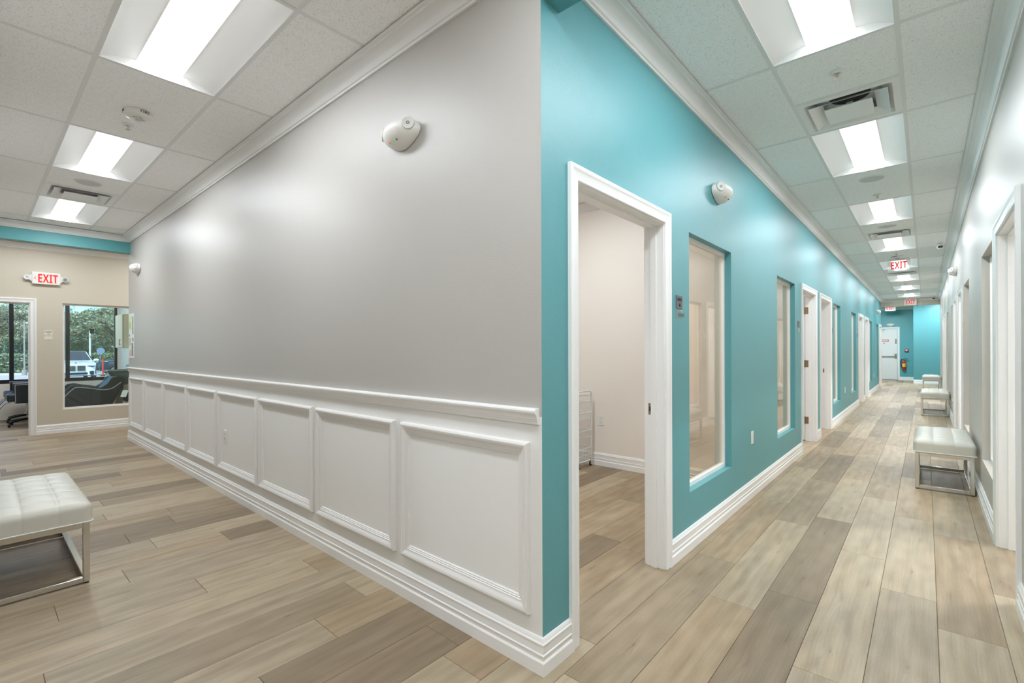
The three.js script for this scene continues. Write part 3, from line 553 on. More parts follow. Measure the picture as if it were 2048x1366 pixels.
// ------------------------------------------------------------------ outlets and plaques
function outlet(pos, turn, label, sockets = true) {
  const t = thing('wall_outlet', label, 'outlet', pos, turn, 'white electrical wall plates');
  mesh('plate', rbox(0.072, 0.116, 0.006, 0, 0, 0.003, 0.003), M.plastic, t);
  if (sockets) for (const s of [-1, 1]) { const q = mesh('socket', rbox(0.034, 0.03, 0.003, 0, s * 0.021, 0.0068, 0.006), M.plastic, t); mesh('slots', merge([box(-0.008, -0.0055, s * 0.021, s * 0.021 + 0.009, 0.008, 0.0088), box(0.0055, 0.008, s * 0.021, s * 0.021 + 0.009, 0.008, 0.0088), cyl(0.0025, 0.001, 0, 0, 0, 8).rotateX(Math.PI / 2).translate(0, s * 0.021 - 0.007, 0.0084)]), M.dark, q); }
  else mesh('blank_insert', rbox(0.034, 0.068, 0.003, 0, 0, 0.0068, 0.002), M.white, t);
}
outlet([-4.92, 0.538, ZG], 0, 'white duplex outlet inside a wainscot panel'); outlet([XT, 0.531, -4.68], Math.PI / 2, 'white wall plate between the first two teal windows', false); outlet([XT, 0.524, -11.27], Math.PI / 2, 'white wall plate between the middle teal windows', false); outlet([XT, 0.52, -18.1], Math.PI / 2, 'white wall plate between the last teal windows', false);
outlet([-2.82, 0.52, -4.77], 0, 'white duplex outlet on the cream wall beside the trolley');
function plaque(pos, turn, num, light, label) {
  const t = thing('suite_sign', label, 'sign', pos, turn, 'suite number signs');
  mesh('plate', rbox(0.1, 0.084, 0.005, 0, 0, 0.0025, 0.003), light ? M.ivory : M.signGray, t);
  if (num) { mesh('word', text('SUITE', 0.019, 0.0012, font).translate(0, 0.016, 0.005), M.ink, t); mesh('number', text(num, 0.022, 0.0012, font).translate(0, -0.019, 0.005), M.ink, t); } else mesh('relief_band', merge([rbox(0.07, 0.017, 0.0012, 0, 0.016, 0.0055, 0.0005), rbox(0.028, 0.02, 0.0012, 0, -0.019, 0.0055, 0.0005)]), M.ink, t);
  mesh('card_holder', rbox(0.1, 0.055, 0.004, 0, -0.078, 0.002, 0.002), light ? M.ivory : M.acrylic, t);
  if (!light && num) mesh('holder_script', text('Island', 0.026, 0.001, fontReg).translate(0.03, -0.078, 0.0042), M.signGray, t); if (light) mesh('holder_lip', rbox(0.1, 0.008, 0.006, 0, -0.103, 0.003, 0.002), M.plastic, t);
}
plaque([XT, 1.641, -2.995], Math.PI / 2, '16', false, 'dark plaque reading SUITE 16 between doorway and window');
plaque([XT, 1.645, -6.78], Math.PI / 2, null, false, 'dark suite plaque between second window and second doorway'); plaque([XT, 1.645, -9.6], Math.PI / 2, null, false, 'dark suite plaque between third doorway and third window'); plaque([XT, 1.645, -13.5], Math.PI / 2, null, false, 'dark suite plaque beside the fourth doorway'); plaque([XT, 1.645, -16.45], Math.PI / 2, null, false, 'dark suite plaque beside the fifth doorway');
plaque([XR, 1.645, -4.74], -Math.PI / 2, null, true, 'pale suite plaque between doorway and window facing the teal wall'); plaque([XR, 1.645, -8.36], -Math.PI / 2, null, true, 'pale suite plaque past the first bench');
plaque([XF, 1.632, -0.8], Math.PI / 2, '11', true, 'pale plaque reading SUITE 11 on the beige wall');
{ // poster at the end of the grey wall
  const cv = document.createElement('canvas'); cv.width = 256; cv.height = 512; const c = cv.getContext('2d');
  c.fillStyle = '#efeee6'; c.fillRect(0, 0, 256, 512); c.fillStyle = '#dfe6a8'; c.fillRect(16, 16, 150, 170); c.fillStyle = '#b9c98a'; c.fillRect(30, 90, 90, 80); c.fillStyle = '#8a857c'; c.fillRect(180, 30, 60, 210);
  c.fillStyle = '#3c3a3a'; c.fillRect(30, 240, 36, 22); c.fillRect(190, 280, 50, 40); c.fillStyle = '#cdb9a6'; c.fillRect(20, 280, 90, 90); c.fillStyle = '#e9b3c4'; c.fillRect(20, 420, 110, 76); c.fillStyle = '#777064'; c.fillRect(150, 340, 80, 150);
  const tx = new THREE.CanvasTexture(cv); tx.colorSpace = THREE.SRGBColorSpace;
  const t = thing('wall_poster', 'narrow printed poster at the far end of the grey wall', 'poster', [-8.87, 1.56, ZG], 0);
  mesh('backing', rbox(0.34, 0.66, 0.006, 0, 0, 0.003, 0.002), M.paper, t); mesh('print', new THREE.PlaneGeometry(0.325, 0.645).translate(0, 0, 0.0066), new THREE.MeshStandardMaterial({ map: tx, roughness: 0.4 }), t);
}

// ------------------------------------------------------------------ tufted benches on chrome frames (length along local x)
function makeBench(label) {
  const t = thing('tufted_bench', label, 'bench', [0, 0, 0], 0, 'white tufted benches'), L = 1.07, D = 0.435, H = 0.115, r = 0.032;
  const g = mergeVertices((() => { const b = new THREE.BoxGeometry(L, H, D, 140, 10, 60); b.deleteAttribute('uv'); b.deleteAttribute('normal'); return b; })()), p = g.attributes.position;
  const cell = (v, w, n) => { const q = ((v / w + 0.5) * n) % 1; return Math.pow(Math.abs(Math.sin(Math.PI * q)), 0.45); };
  for (let i = 0; i < p.count; i++) {
    let x = p.getX(i), y = p.getY(i), z = p.getZ(i); const ux = 2 * x / L, uz = 2 * z / D;
    const cx = Math.max(-L / 2 + r, Math.min(L / 2 - r, x)), cy = Math.max(-H / 2 + 0.004, Math.min(H / 2 - r, y)), cz = Math.max(-D / 2 + r, Math.min(D / 2 - r, z)), d = V(x - cx, y - cy, z - cz);
    if (y > -H / 2 + 0.004 && d.length() > 1e-6) { const l = d.length(), k = Math.min(r, l) / l; if (l > r || true) { x = cx + d.x * k; y = cy + d.y * k; z = cz + d.z * k; } }
    const top = Math.max(0, Math.min(1, (y + H / 2) / H)), sx = cell(x, L, 7), sz = cell(z, D, 3);
    const edge = (1 - ux ** 6) * (1 - uz ** 6);
    y += top * top * (0.028 * (1 - ux * ux * ux * ux) * (1 - uz ** 4) + 0.0105 * Math.min(sx, 1) * Math.min(sz, 1) * Math.max(edge, 0.15) - 0.008);
    const side = Math.max(0, 1 - top) * 0.0 + 0.004; if (Math.abs(ux) > 0.93) x += Math.sign(x) * side * (sz - 0.6); if (Math.abs(uz) > 0.88) z += Math.sign(z) * side * (sx - 0.6);
    p.setXYZ(i, x, y + 0.355 + H / 2, z);
  }
  g.computeVertexNormals(); { const n = g.attributes.position, u = new Float32Array(n.count * 2); for (let i = 0; i < n.count; i++) { u[2 * i] = n.getX(i) + n.getY(i) * 0.3; u[2 * i + 1] = n.getZ(i) + n.getY(i); } g.setAttribute('uv', new THREE.BufferAttribute(u, 2)); }
  const cu = mesh('cushion', g, M.leather, t);
  const rc = (y, a, b, q) => { const pts = [], fill = (p) => { const out = []; p.forEach((u, i) => { const v = p[(i + 1) % p.length], n = Math.max(1, Math.round(u.distanceTo(v) / 0.03)); for (let k = 0; k < n; k++) out.push(u.clone().lerp(v, k / n)); }); return out; }; for (const [sx, sz] of [[1, 1], [-1, 1], [-1, -1], [1, -1]]) for (let k = 0; k <= 4; k++) { const an = (sx > 0 ? (sz > 0 ? 0 : 1.5) : (sz > 0 ? 0.5 : 1)) * Math.PI + k / 4 * Math.PI / 2; pts.push(V(sx * (a - q) + q * Math.cos(an), y, sz * (b - q) + q * Math.sin(an))); } return fill(pts); };
  mesh('piping', tube(rc(0.358, L / 2 + 0.001, D / 2 + 0.001, 0.02), 0.0042, 6, 160, true), M.piping, cu);
  const a = L / 2 - 0.012, b = D / 2 - 0.012, w = 0.03;
  for (const sx of [-1, 1]) for (const sz of [-1, 1]) { const l = mesh('leg', rbox(w, 0.342, w, sx * (a - w / 2), 0.18, sz * (b - w / 2), 0.003), M.chrome, t); mesh('foot_pad', cyl(0.011, 0.01, sx * (a - w / 2), 0.005, sz * (b - w / 2), 12), M.dark, l); }
  for (const y of [0.025, 0.336]) {
    for (const sz of [-1, 1]) mesh(y < 0.1 ? 'floor_rail' : 'seat_rail', rbox(2 * (a - w), w, w, 0, y, sz * (b - w / 2), 0.003), M.chrome, t);
    for (const sx of [-1, 1]) mesh(y < 0.1 ? 'floor_rail' : 'seat_rail', rbox(w, w, 2 * (b - w), sx * (a - w / 2), y, 0, 0.003), M.chrome, t);
  }
  return t;
}
const bench = makeBench('white tufted bench on a chrome frame standing in the hall opposite the wainscot');
bench.position.set(-3.635 - 0.53, 0, -0.437 + 0.2);
dup(bench, [0.125, 0, -6.455], Math.PI / 2, 'white tufted bench beside the pale wall between two windows'); dup(bench, [0.13, 0, -12.98], Math.PI / 2, 'white tufted bench halfway along the pale corridor wall'); dup(bench, [0.13, 0, -20.0], Math.PI / 2, 'white tufted bench at the end of the pale corridor wall');

// ------------------------------------------------------------------ wire trolley in suite 16
{
  const t = thing('rolling_trolley', 'white wire trolley on castors against the cream suite wall', 'trolley', [-3.12, 0, -4.56], 0), w = 0.215, d = 0.14, H = 0.86;
  for (const sx of [-1, 1]) {
    mesh('side_frame', tube([[sx * w, 0.09, -d], [sx * w, H - 0.05, -d], [sx * w, H, -d + 0.04], [sx * w, H, d - 0.04], [sx * w, H - 0.05, d], [sx * w, 0.12, d], [sx * w, 0.07, d - 0.05], [sx * w, 0.07, -d + 0.04]], 0.009, 8, 60), M.enamel, t);
    for (const sz of [-1, 1]) { const c = mesh('castor', merge([new THREE.TorusGeometry(0.018, 0.008, 8, 18).rotateY(Math.PI / 2).translate(sx * w, 0.026, sz * (d - 0.02))]), M.dark, t); mesh('fork', merge([box(sx * w - 0.012, sx * w - 0.009, 0.02, 0.062, sz * (d - 0.02) - 0.01, sz * (d - 0.02) + 0.01), box(sx * w + 0.009, sx * w + 0.012, 0.02, 0.062, sz * (d - 0.02) - 0.01, sz * (d - 0.02) + 0.01), cyl(0.006, 0.02, sx * w, 0.065, sz * (d - 0.02), 8)]), M.chrome, c); }
  }
  for (const y of [0.14, 0.34, 0.54, 0.74]) {
    const rim = (yy, r) => [bar([-w, yy, -d], [w, yy, -d], r, 6), bar([-w, yy, d], [w, yy, d], r, 6), bar([-w, yy, -d], [-w, yy, d], r, 6), bar([w, yy, -d], [w, yy, d], r, 6)];
    const b = mesh('basket', merge([...rim(y, 0.004), ...rim(y + 0.075, 0.006)]), M.enamel, t);
    mesh('basket_wires', merge([...[...Array(13)].map((_, i) => bar([-w + (i + 1) * w / 7, y, -d], [-w + (i + 1) * w / 7, y, d], 0.002, 5)), ...[...Array(13)].flatMap((_, i) => [-d, d].map((z) => bar([-w + (i + 1) * w / 7, y, z], [-w + (i + 1) * w / 7, y + 0.075, z], 0.002, 5)))]), M.enamel, b);
  }
}

// ------------------------------------------------------------------ back lobby: exit door, extinguisher, pull station
{
  const g = struct('door_13');
  mesh('casing', sweep(CASE, [[-0.89, 0, ZB], [-0.89, 2.165, ZB], [-1.83, 2.165, ZB], [-1.83, 0, ZB]], [0, 0, 1]), M.trim, g);
  mesh('leaf', rbox(0.92, 2.15, 0.03, -1.36, 1.08, ZB + 0.004, 0.003), M.white, g); mesh('threshold', box(-1.83, -0.89, 0, 0.014, ZB, ZB + 0.06), M.dark, g);
  mesh('panic_bar', merge([rbox(0.72, 0.032, 0.03, -1.34, 1.01, ZB + 0.075, 0.008)]), M.nickel, g); mesh('latch_case', rbox(0.07, 0.17, 0.06, -0.95, 1.03, ZB + 0.05, 0.008), M.nickel, g); mesh('hinge_case', rbox(0.06, 0.06, 0.07, -1.72, 1.01, ZB + 0.05, 0.008), M.nickel, g);
  mesh('door_closer', merge([rbox(0.26, 0.06, 0.06, -1.55, 2.06, ZB + 0.05, 0.008), bar([-1.45, 2.1, ZB + 0.06], [-1.3, 2.14, ZB + 0.16], 0.008)]), M.nickel, g);
  mesh('lock_guard', rbox(0.055, 0.21, 0.012, -0.945, 1.63, ZB + 0.024, 0.004), M.nickel, g); mesh('viewer', cyl(0.025, 0.012, 0, 0, 0, 16).rotateX(Math.PI / 2).translate(-1.33, 1.55, ZB + 0.024), M.bronze, g);
  const s = thing('door_notice', 'red and white notice fixed across the white exit door', 'sign', [-1.33, 1.67, ZB + 0.0195], 0); mesh('plate', rbox(0.3, 0.085, 0.004, 0, 0, 0.002, 0.002), M.red, s); mesh('white_band', merge([0, 1, 2, 3, 4, 5].map((k) => box(-0.12 + k * 0.042, -0.09 + k * 0.042, -0.018, 0.018, 0.004, 0.0048))), M.paper, s);
}
{
  const t = thing('fire_extinguisher', 'red fire extinguisher with yellow label hanging beside the exit door', 'extinguisher', [-0.68, 0.46, ZB + 0.085], 0);
  mesh('cylinder', lathe([[0, 0], [0.05, 0], [0.062, 0.012], [0.064, 0.03], [0.064, 0.27], [0.055, 0.32], [0.03, 0.35], [0.022, 0.38], [0, 0.38]], 28), M.red, t);
  mesh('label', new THREE.CylinderGeometry(0.0648, 0.0648, 0.14, 28, 1, true, -1.2, 2.4).translate(0, 0.18, 0), M.yellow, t);
  mesh('valve', merge([cyl(0.02, 0.04, 0, 0.4, 0, 14), rbox(0.03, 0.02, 0.02, 0, 0.42, 0, 0.004)]), M.nickel, t);
  mesh('handle', merge([rbox(0.13, 0.012, 0.018, 0.06, 0.455, 0, 0.004).rotateZ(0.0), rbox(0.12, 0.01, 0.018, 0.055, 0.425, 0, 0.004)]), M.dark, t);
  mesh('hose', tube([[-0.01, 0.41, 0], [-0.07, 0.42, 0.01], [-0.105, 0.33, 0.01], [-0.1, 0.18, 0.02], [-0.075, 0.08, 0.02]], 0.012, 8, 40), M.dark, t); mesh('bracket', box(-0.02, 0.02, 0.2, 0.4, -0.085, -0.06), M.dark, t);
  const p = thing('pull_station', 'small dark red fire pull station above the extinguisher', 'fire alarm', [-0.6, 1.25, ZB], 0);
  mesh('box', rbox(0.12, 0.125, 0.05, 0, 0, 0.025, 0.006), new THREE.MeshStandardMaterial({ color: 0x8c1f22, roughness: 0.4 }), p); mesh('handle', merge([rbox(0.085, 0.03, 0.014, 0, 0.015, 0.056, 0.004), rbox(0.025, 0.05, 0.012, 0, -0.015, 0.055, 0.004)]), M.plastic, p);
}

// ------------------------------------------------------------------ salon suite behind the lobby window
function salonChair(pos, turn, label) {
  const t = thing('salon_chair', label, 'chair', pos, turn, 'black salon chairs');       // faces local +z
  mesh('seat', rbox(0.46, 0.13, 0.5, 0, 0.52, 0.05, 0.03, 4), M.blackVinyl, t);
  const b = mesh('backrest', rbox(0.5, 0.46, 0.11, 0, 0.78, -0.27, 0.03, 4).rotateX(0), M.blackVinyl, t); mesh('piping', tube([[-0.24, 0.58, -0.21], [-0.245, 0.98, -0.21], [-0.2, 1.01, -0.21], [0.2, 1.01, -0.21], [0.245, 0.98, -0.21], [0.24, 0.58, -0.21]], 0.006, 6, 50), M.greyPipe, b);
  for (const s of [-1, 1]) { const a = mesh('arm_panel', rbox(0.06, 0.33, 0.5, s * 0.26, 0.588, -0.04, 0.02, 3), M.blackVinyl, t); mesh('arm_piping', tube([[s * 0.292, 0.44, 0.2], [s * 0.292, 0.735, 0.205], [s * 0.292, 0.75, 0.19], [s * 0.292, 0.75, -0.27]], 0.0055, 6, 40), M.greyPipe, a); }
  mesh('column', merge([cyl(0.03, 0.3, 0, 0.27, 0, 18), cyl(0.045, 0.08, 0, 0.14, 0, 18), cyl(0.1, 0.02, 0, 0.44, 0, 20)]), M.chrome, t);
  for (let k = 0; k < 5; k++) { const q = k * 1.2566 + 0.5, l = mesh('base_leg', (() => { const g = new THREE.BoxGeometry(0.05, 0.035, 0.29, 1, 1, 4), p = g.attributes.position; for (let i = 0; i < p.count; i++) { const u = p.getZ(i) / 0.29 + 0.5; p.setX(i, p.getX(i) * (1 - 0.45 * u)); p.setY(i, p.getY(i) * (1 - 0.3 * u) - 0.05 * u * u); } return g.translate(0, 0.125, 0.165).rotateY(q); })(), M.frameBlack, t); mesh('castor', merge([new THREE.TorusGeometry(0.016, 0.011, 8, 16).rotateY(0.6).translate(Math.sin(q) * 0.31, 0.028, Math.cos(q) * 0.31), cyl(0.008, 0.03, Math.sin(q) * 0.3, 0.06, Math.cos(q) * 0.3, 8)]), M.dark, l); }
  mesh('footrest', merge([tube([[-0.1, 0.46, 0.2], [-0.1, 0.42, 0.32], [-0.1, 0.25, 0.45], [-0.1, 0.2, 0.52]], 0.013, 8, 24), tube([[0.1, 0.46, 0.2], [0.1, 0.42, 0.32], [0.1, 0.25, 0.45], [0.1, 0.2, 0.52]], 0.013, 8, 24), bar([-0.2, 0.2, 0.52], [0.2, 0.2, 0.52], 0.016)]), M.chrome, t);
}
salonChair([-12.2, 0, -0.68], 0, 'black salon chair on a castor base just inside the suite doorway'); salonChair([-12.95, 0, -0.68], 0.05, 'black salon chair standing by the storefront glass');
{
  const x0 = -11.78, x1 = -11.2, prof = [[0.05, -1.56], [0.322, -1.643], [0.647, -1.784], [0.81, -1.849], [0.85, -1.8], [0.865, -1.746], [0.835, -1.669], [0.74, -1.619], [0.664, -1.519], [0.69, -1.42], [0.708, -1.326], [0.737, -1.208], [0.726, -1.127], [0.66, -1.06], [0.54, -0.99], [0.36, -0.92], [0.2, -0.92], [0.05, -1.02]];
  const t = thing('shampoo_lounge', 'black reclining shampoo lounge with grey piping and a grey-green bowl', 'chair', [0, 0, 0], 0);
  const S = new THREE.Shape(prof.map(([y, z]) => new THREE.Vector2(-z, y)));
  const panel = (x) => new THREE.ExtrudeGeometry(S, { depth: 0.06, bevelEnabled: true, bevelSize: 0.012, bevelThickness: 0.012, bevelSegments: 3 }).rotateY(Math.PI / 2).translate(x, 0, 0);
  const pipe = [[0.44, -0.955], [0.6, -1.075], [0.69, -1.16], [0.7, -1.23], [0.672, -1.373], [0.636, -1.544], [0.655, -1.669], [0.76, -1.80]];
  for (const x of [x0, x1 - 0.06]) { const p = mesh('side_panel', panel(x), M.blackVinyl, t); mesh('piping', tube(pipe.map(([y, z]) => [x === x0 ? x - 0.012 : x1 + 0.012, y, z]), 0.008, 6, 50), M.greyPipe, p); }
  mesh('seat_cushion', rbox(x1 - x0 - 0.12, 0.14, 0.62, (x0 + x1) / 2, 0.42, -1.2, 0.04, 4), M.blackVinyl, t); mesh('back_cushion', rbox(x1 - x0 - 0.12, 0.13, 0.5, 0, 0, 0, 0.04, 4).rotateX(0.9).translate((x0 + x1) / 2, 0.66, -1.62), M.blackVinyl, t);
  const b = new THREE.Group(); b.name = 'bowl_unit'; b.position.set(-11.5, 0, -1.86); t.add(b);
  const bg = new THREE.SphereGeometry(0.24, 32, 18, 0, Math.PI * 2, Math.PI / 2, Math.PI / 2).scale(1.1, 1.2, 0.9), bp = bg.attributes.position; for (let i = 0; i < bp.count; i++) if (bp.getZ(i) > 0.05) bp.setY(i, bp.getY(i) * (1 - 0.6 * (bp.getZ(i) - 0.05) / 0.16)); bg.computeVertexNormals();
  mesh('basin', bg.translate(0, 0.97, 0), M.bowl, b); mesh('rim', new THREE.TorusGeometry(0.25, 0.018, 10, 36).rotateX(Math.PI / 2).scale(1.06, 1, 0.87).translate(0, 0.965, 0), M.bowl, b); mesh('pedestal', rbox(0.16, 0.72, 0.16, 0, 0.36, -0.08, 0.02), M.maple, b);
  const c = thing('base_cabinet', 'cream base cabinet with stone counter under the wall cupboard', 'cabinet', [0, 0, 0], 0);
  mesh('carcass', box(-12.75, -11.86, 0.08, 0.9, -2.145, -1.82), M.maple, c); mesh('counter', rbox(0.95, 0.035, 0.36, -12.31, 0.92, -1.965, 0.006), new THREE.MeshStandardMaterial({ color: 0x9a9086, roughness: 0.3 }), c);
  for (const x of [-12.52, -12.09]) { const dd = mesh('door', rbox(0.42, 0.74, 0.018, x, 0.49, -1.81, 0.004), M.maple, c); mesh('handle', bar([x + 0.16, 0.74, -1.785], [x + 0.16, 0.84, -1.785], 0.006), M.nickel, dd); }
  mesh('side_face', rbox(0.016, 0.78, 0.32, -11.85, 0.49, -1.98, 0.003), M.maple, c);
  const gran = dataTex(128, 128, () => { const v = rnd() < 0.25 ? rr(50, 110) : rr(130, 200); return [v, v * 0.95, v * 0.88]; });
  const bs = mesh('backsplash', box(-12.75, -11.1, 0.938, 1.05, -2.149, -2.13), new THREE.MeshStandardMaterial({ map: gran, roughness: 0.35 }), c);
  const w = thing('wall_cupboard', 'cream wall cupboard with a bar handle above the counter', 'cupboard', [0, 0, 0], 0);
  mesh('carcass', box(-11.92, -11.26, 1.39, 2.03, -2.148, -1.85), M.maple, w); const wd = mesh('door', rbox(0.64, 0.62, 0.02, -11.59, 1.71, -1.838, 0.004), M.maple, w); mesh('handle', merge([bar([-11.36, 1.44, -1.8], [-11.36, 1.56, -1.8], 0.006), bar([-11.36, 1.45, -1.83], [-11.36, 1.45, -1.8], 0.004), bar([-11.36, 1.55, -1.83], [-11.36, 1.55, -1.8], 0.004)]), M.bronze, wd);
  const m = thing('brochure_rack', 'black brochure rack with two white cards beside the shampoo bowl', 'rack', [-11.0, 0, -1.8], 0);
  mesh('stand', merge([box(-0.1, 0.1, 0, 0.02, -0.1, 0.1), box(-0.02, 0.02, 0.02, 0.62, -0.11, -0.09)]), M.frameBlack, m);
  for (const y of [0.28, 0.5]) { const p = mesh('pocket', rbox(0.2, 0.16, 0.05, 0, 0, 0, 0.005).rotateX(-0.35).translate(0, y, -0.05), M.frameBlack, m); mesh('card', rbox(0.16, 0.13, 0.004, 0, 0, 0, 0.001).rotateX(-0.35).rotateY(0.35).translate(0.02, y + 0.06, -0.01), M.paper, p); }
}

// ------------------------------------------------------------------ outdoors: car park, hedge, oaks, cars
const GY = -0.42;
{
  const asphalt = dataTex(256, 256, (x, y) => { const v = clamp(178 + 14 * tnoise(x / 30, y / 30, 256 / 30) + rr(-16, 16)); return [v, v * 0.985, v * 0.965]; }); asphalt.repeat.set(0.2, 0.2);
  const g = struct('ground'); const pg = box(-140, XA - 0.12, GY - 0.2, GY, -70, 60); { const p = pg.attributes.position, u = pg.attributes.uv; for (let i = 0; i < p.count; i++) u.setXY(i, p.getX(i), p.getZ(i)); }
  mesh('car_park', pg, new THREE.MeshStandardMaterial({ map: asphalt, roughness: 0.9 }), g);
  mesh('walkway', box(-16.4, XA - 0.12, GY, GY + 0.14, -20, 20), new THREE.MeshStandardMaterial({ color: 0xd8d4cb, roughness: 0.85 }), g);
  mesh('kerb', box(-50.6, -50.3, GY, GY + 0.15, -40, 30), new THREE.MeshStandardMaterial({ color: 0xd0ccc2, roughness: 0.85 }), g);
  mesh('verge', box(-140, -50.6, GY, GY + 0.12, -40, 30), new THREE.MeshStandardMaterial({ color: 0x6e7f45, roughness: 1 }), g);
}
const leafGeo = (() => { const g = new THREE.BufferGeometry(); g.setAttribute('position', new THREE.Float32BufferAttribute([0, 0, -0.5, 0.28, 0.06, 0, 0, 0, 0.5, 0, 0, -0.5, 0, 0, 0.5, -0.28, 0.06, 0], 3)); g.setAttribute('uv', new THREE.Float32BufferAttribute([0, 0, 1, 0.5, 0, 1, 0, 0, 0, 1, 1, 0.5], 2)); g.computeVertexNormals(); return g; })();
const leafMat = new THREE.MeshStandardMaterial({ color: 0xffffff, roughness: 0.95, side: THREE.DoubleSide });
function leaves(name, n, where, size, parent, hues) {
  const im = new THREE.InstancedMesh(leafGeo, leafMat, n), m = new THREE.Matrix4(), q = new THREE.Quaternion(), e = new THREE.Euler(), c = new THREE.Color(); im.name = name;
  for (let i = 0; i < n; i++) { const p = where(i); e.set(rr(-1.2, 1.2), rr(0, 6.28), rr(-1.2, 1.2)); q.setFromEuler(e); const s = size * rr(0.6, 1.3); m.compose(p, q, V(s, s, s)); im.setMatrixAt(i, m); c.setHSL(rr(hues[0], hues[1]), rr(0.16, 0.34), rr(hues[2], hues[3])); im.setColorAt(i, c); }
  im.userData.kind = 'stuff'; im.castShadow = im.receiveShadow = true; parent.add(im); return im;
}
const bark = new THREE.MeshStandardMaterial({ color: 0x6a5a4c, roughness: 0.95 }), barkPale = new THREE.MeshStandardMaterial({ color: 0x9d948a, roughness: 0.95 });
function tree(x, z, r, cy, n, label, mat, hues = [0.15, 0.22, 0.14, 0.4]) {
  const t = thing('oak_tree', label, 'tree', [x, GY, z], rnd() * 6, 'trees beyond the car park');
  mesh('trunk', tube([[0, 0, 0], [0.08, 0.9, 0.05], [-0.05, 1.8, 0.1], [0.1, 3.0, 0]], 0.2, 9, 20), mat, t);
  const tips = [];
  for (let k = 0; k < 7; k++) { const a = k * 0.9 + rnd(), l = r * rr(0.6, 0.9), y1 = cy + rr(-0.8, 1.5); mesh('branch', tube([[0, rr(1.6, 2.6), 0], [Math.cos(a) * l * 0.4, cy - 0.9, Math.sin(a) * l * 0.4], [Math.cos(a) * l, y1, Math.sin(a) * l]], 0.07, 6, 14), mat, t); tips.push(V(Math.cos(a) * l, y1, Math.sin(a) * l), V(Math.cos(a) * l * 0.6, cy, Math.sin(a) * l * 0.6)); }
  const clumps = [...Array(46)].map(() => { const b = tips[Math.floor(rnd() * tips.length)]; return [b.clone().add(V(rr(-1, 1) * r * 0.35, rr(-1.1, 1.3), rr(-1, 1) * r * 0.35)), rr(0.45, 1.0)]; });
  leaves('foliage', n, () => { const [p, s] = clumps[Math.floor(rnd() * clumps.length)], d = V(rr(-1, 1), rr(-1, 1), rr(-1, 1)).normalize().multiplyScalar(s * Math.cbrt(rnd())); d.y *= 0.6; return p.clone().add(d); }, 0.19, t, hues);
}
tree(-54.6, -5.1, 2.6, 4.0, 8200, 'dark-trunked oak behind the white car', bark); tree(-54.6, -0.6, 2.4, 4.2, 8200, 'spreading oak behind the hedge opposite the suite doorway', bark); tree(-57, -9.4, 2.6, 4.2, 5200, 'brown-trunked oak behind the dark car', bark); tree(-61, -5.4, 2.6, 4.4, 5200, 'pale-trunked tree standing deeper behind the oaks', barkPale, [0.17, 0.23, 0.26, 0.5]);
tree(-66, -1.2, 3.4, 4.4, 6000, 'yellow-green tree far behind the hedge', barkPale, [0.17, 0.22, 0.28, 0.52]); tree(-67, -10.6, 3.4, 4.2, 6000, 'broad tree far behind the dark car', bark); tree(-74, -6, 3.6, 4.2, 6000, 'distant tree centred behind the pale trunk', bark); tree(-80, -13, 4, 4.2, 5000, 'distant tree beyond the dark car', bark); tree(-80, 1.5, 4, 4.2, 5000, 'distant tree past the hedge end', bark);
for (const [x, z, r, h, l] of [[-58, -3.2, 1.7, 1.5, 'round shrub between the oaks behind the hedge'], [-59, -7.3, 1.8, 1.5, 'round bright shrub behind the road sign'], [-60, 0.8, 1.8, 1.5, 'round shrub behind the hedge facing the suite doorway'], [-70, -4, 2.6, 2.2, 'large shrub far behind the pale trunk'], [-72, -9.3, 2.6, 2.2, 'large shrub far behind the dark car'], [-72, -0.2, 2.6, 2.2, 'large shrub far behind the spreading oak'], [-88, -9, 3.6, 3.4, 'dense thicket behind the distant trees'], [-88, -2, 3.6, 3.4, 'dense thicket behind the far shrub'], [-88, -16, 3.6, 3.4, 'dense thicket behind the broad tree']]) {
  const t = thing('leafy_shrub', l, 'shrub', [x, GY + 0.12, z], 0, 'shrubs beyond the hedge'); mesh('stems', merge([...Array(5)].map((_, k) => bar([0, 0, 0], [Math.cos(k * 1.3) * r * 0.5, h, Math.sin(k * 1.3) * r * 0.5], 0.03, 5))), bark, t);
  leaves('foliage', 3600, () => { const d = V(rr(-1, 1), rr(-1, 1), rr(-1, 1)).normalize().multiplyScalar(Math.pow(rnd(), 0.25) * r); return V(d.x, Math.max(0.02, h + d.y * h / r * 0.95), d.z); }, 0.3, t, [0.18, 0.27, 0.18, 0.44]);
}
{
  const h = thing('clipped_hedge', 'clipped green hedge along the far kerb of the car park', 'hedge', [-52, GY + 0.12, 0], 0);
  mesh('stems', merge([...Array(80)].map((_, k) => bar([rr(-0.2, 0.2), 0, -16 + k * 0.3], [rr(-0.4, 0.4), 1.2, -16 + k * 0.3 + rr(-0.2, 0.2)], 0.02, 5))), bark, h);
  leaves('foliage', 22000, () => { const f = rnd(); return f < 0.35 ? V(rr(-0.5, 0.5), rr(0, 1.35), rr(-16, 8)) : f < 0.75 ? V(0.5 + rr(-0.08, 0.06), rr(0, 1.35), rr(-16, 8)) : V(rr(-0.5, 0.5), 1.3 + rr(-0.08, 0.14), rr(-16, 8)); }, 0.2, h, [0.18, 0.29, 0.16, 0.42]);
}
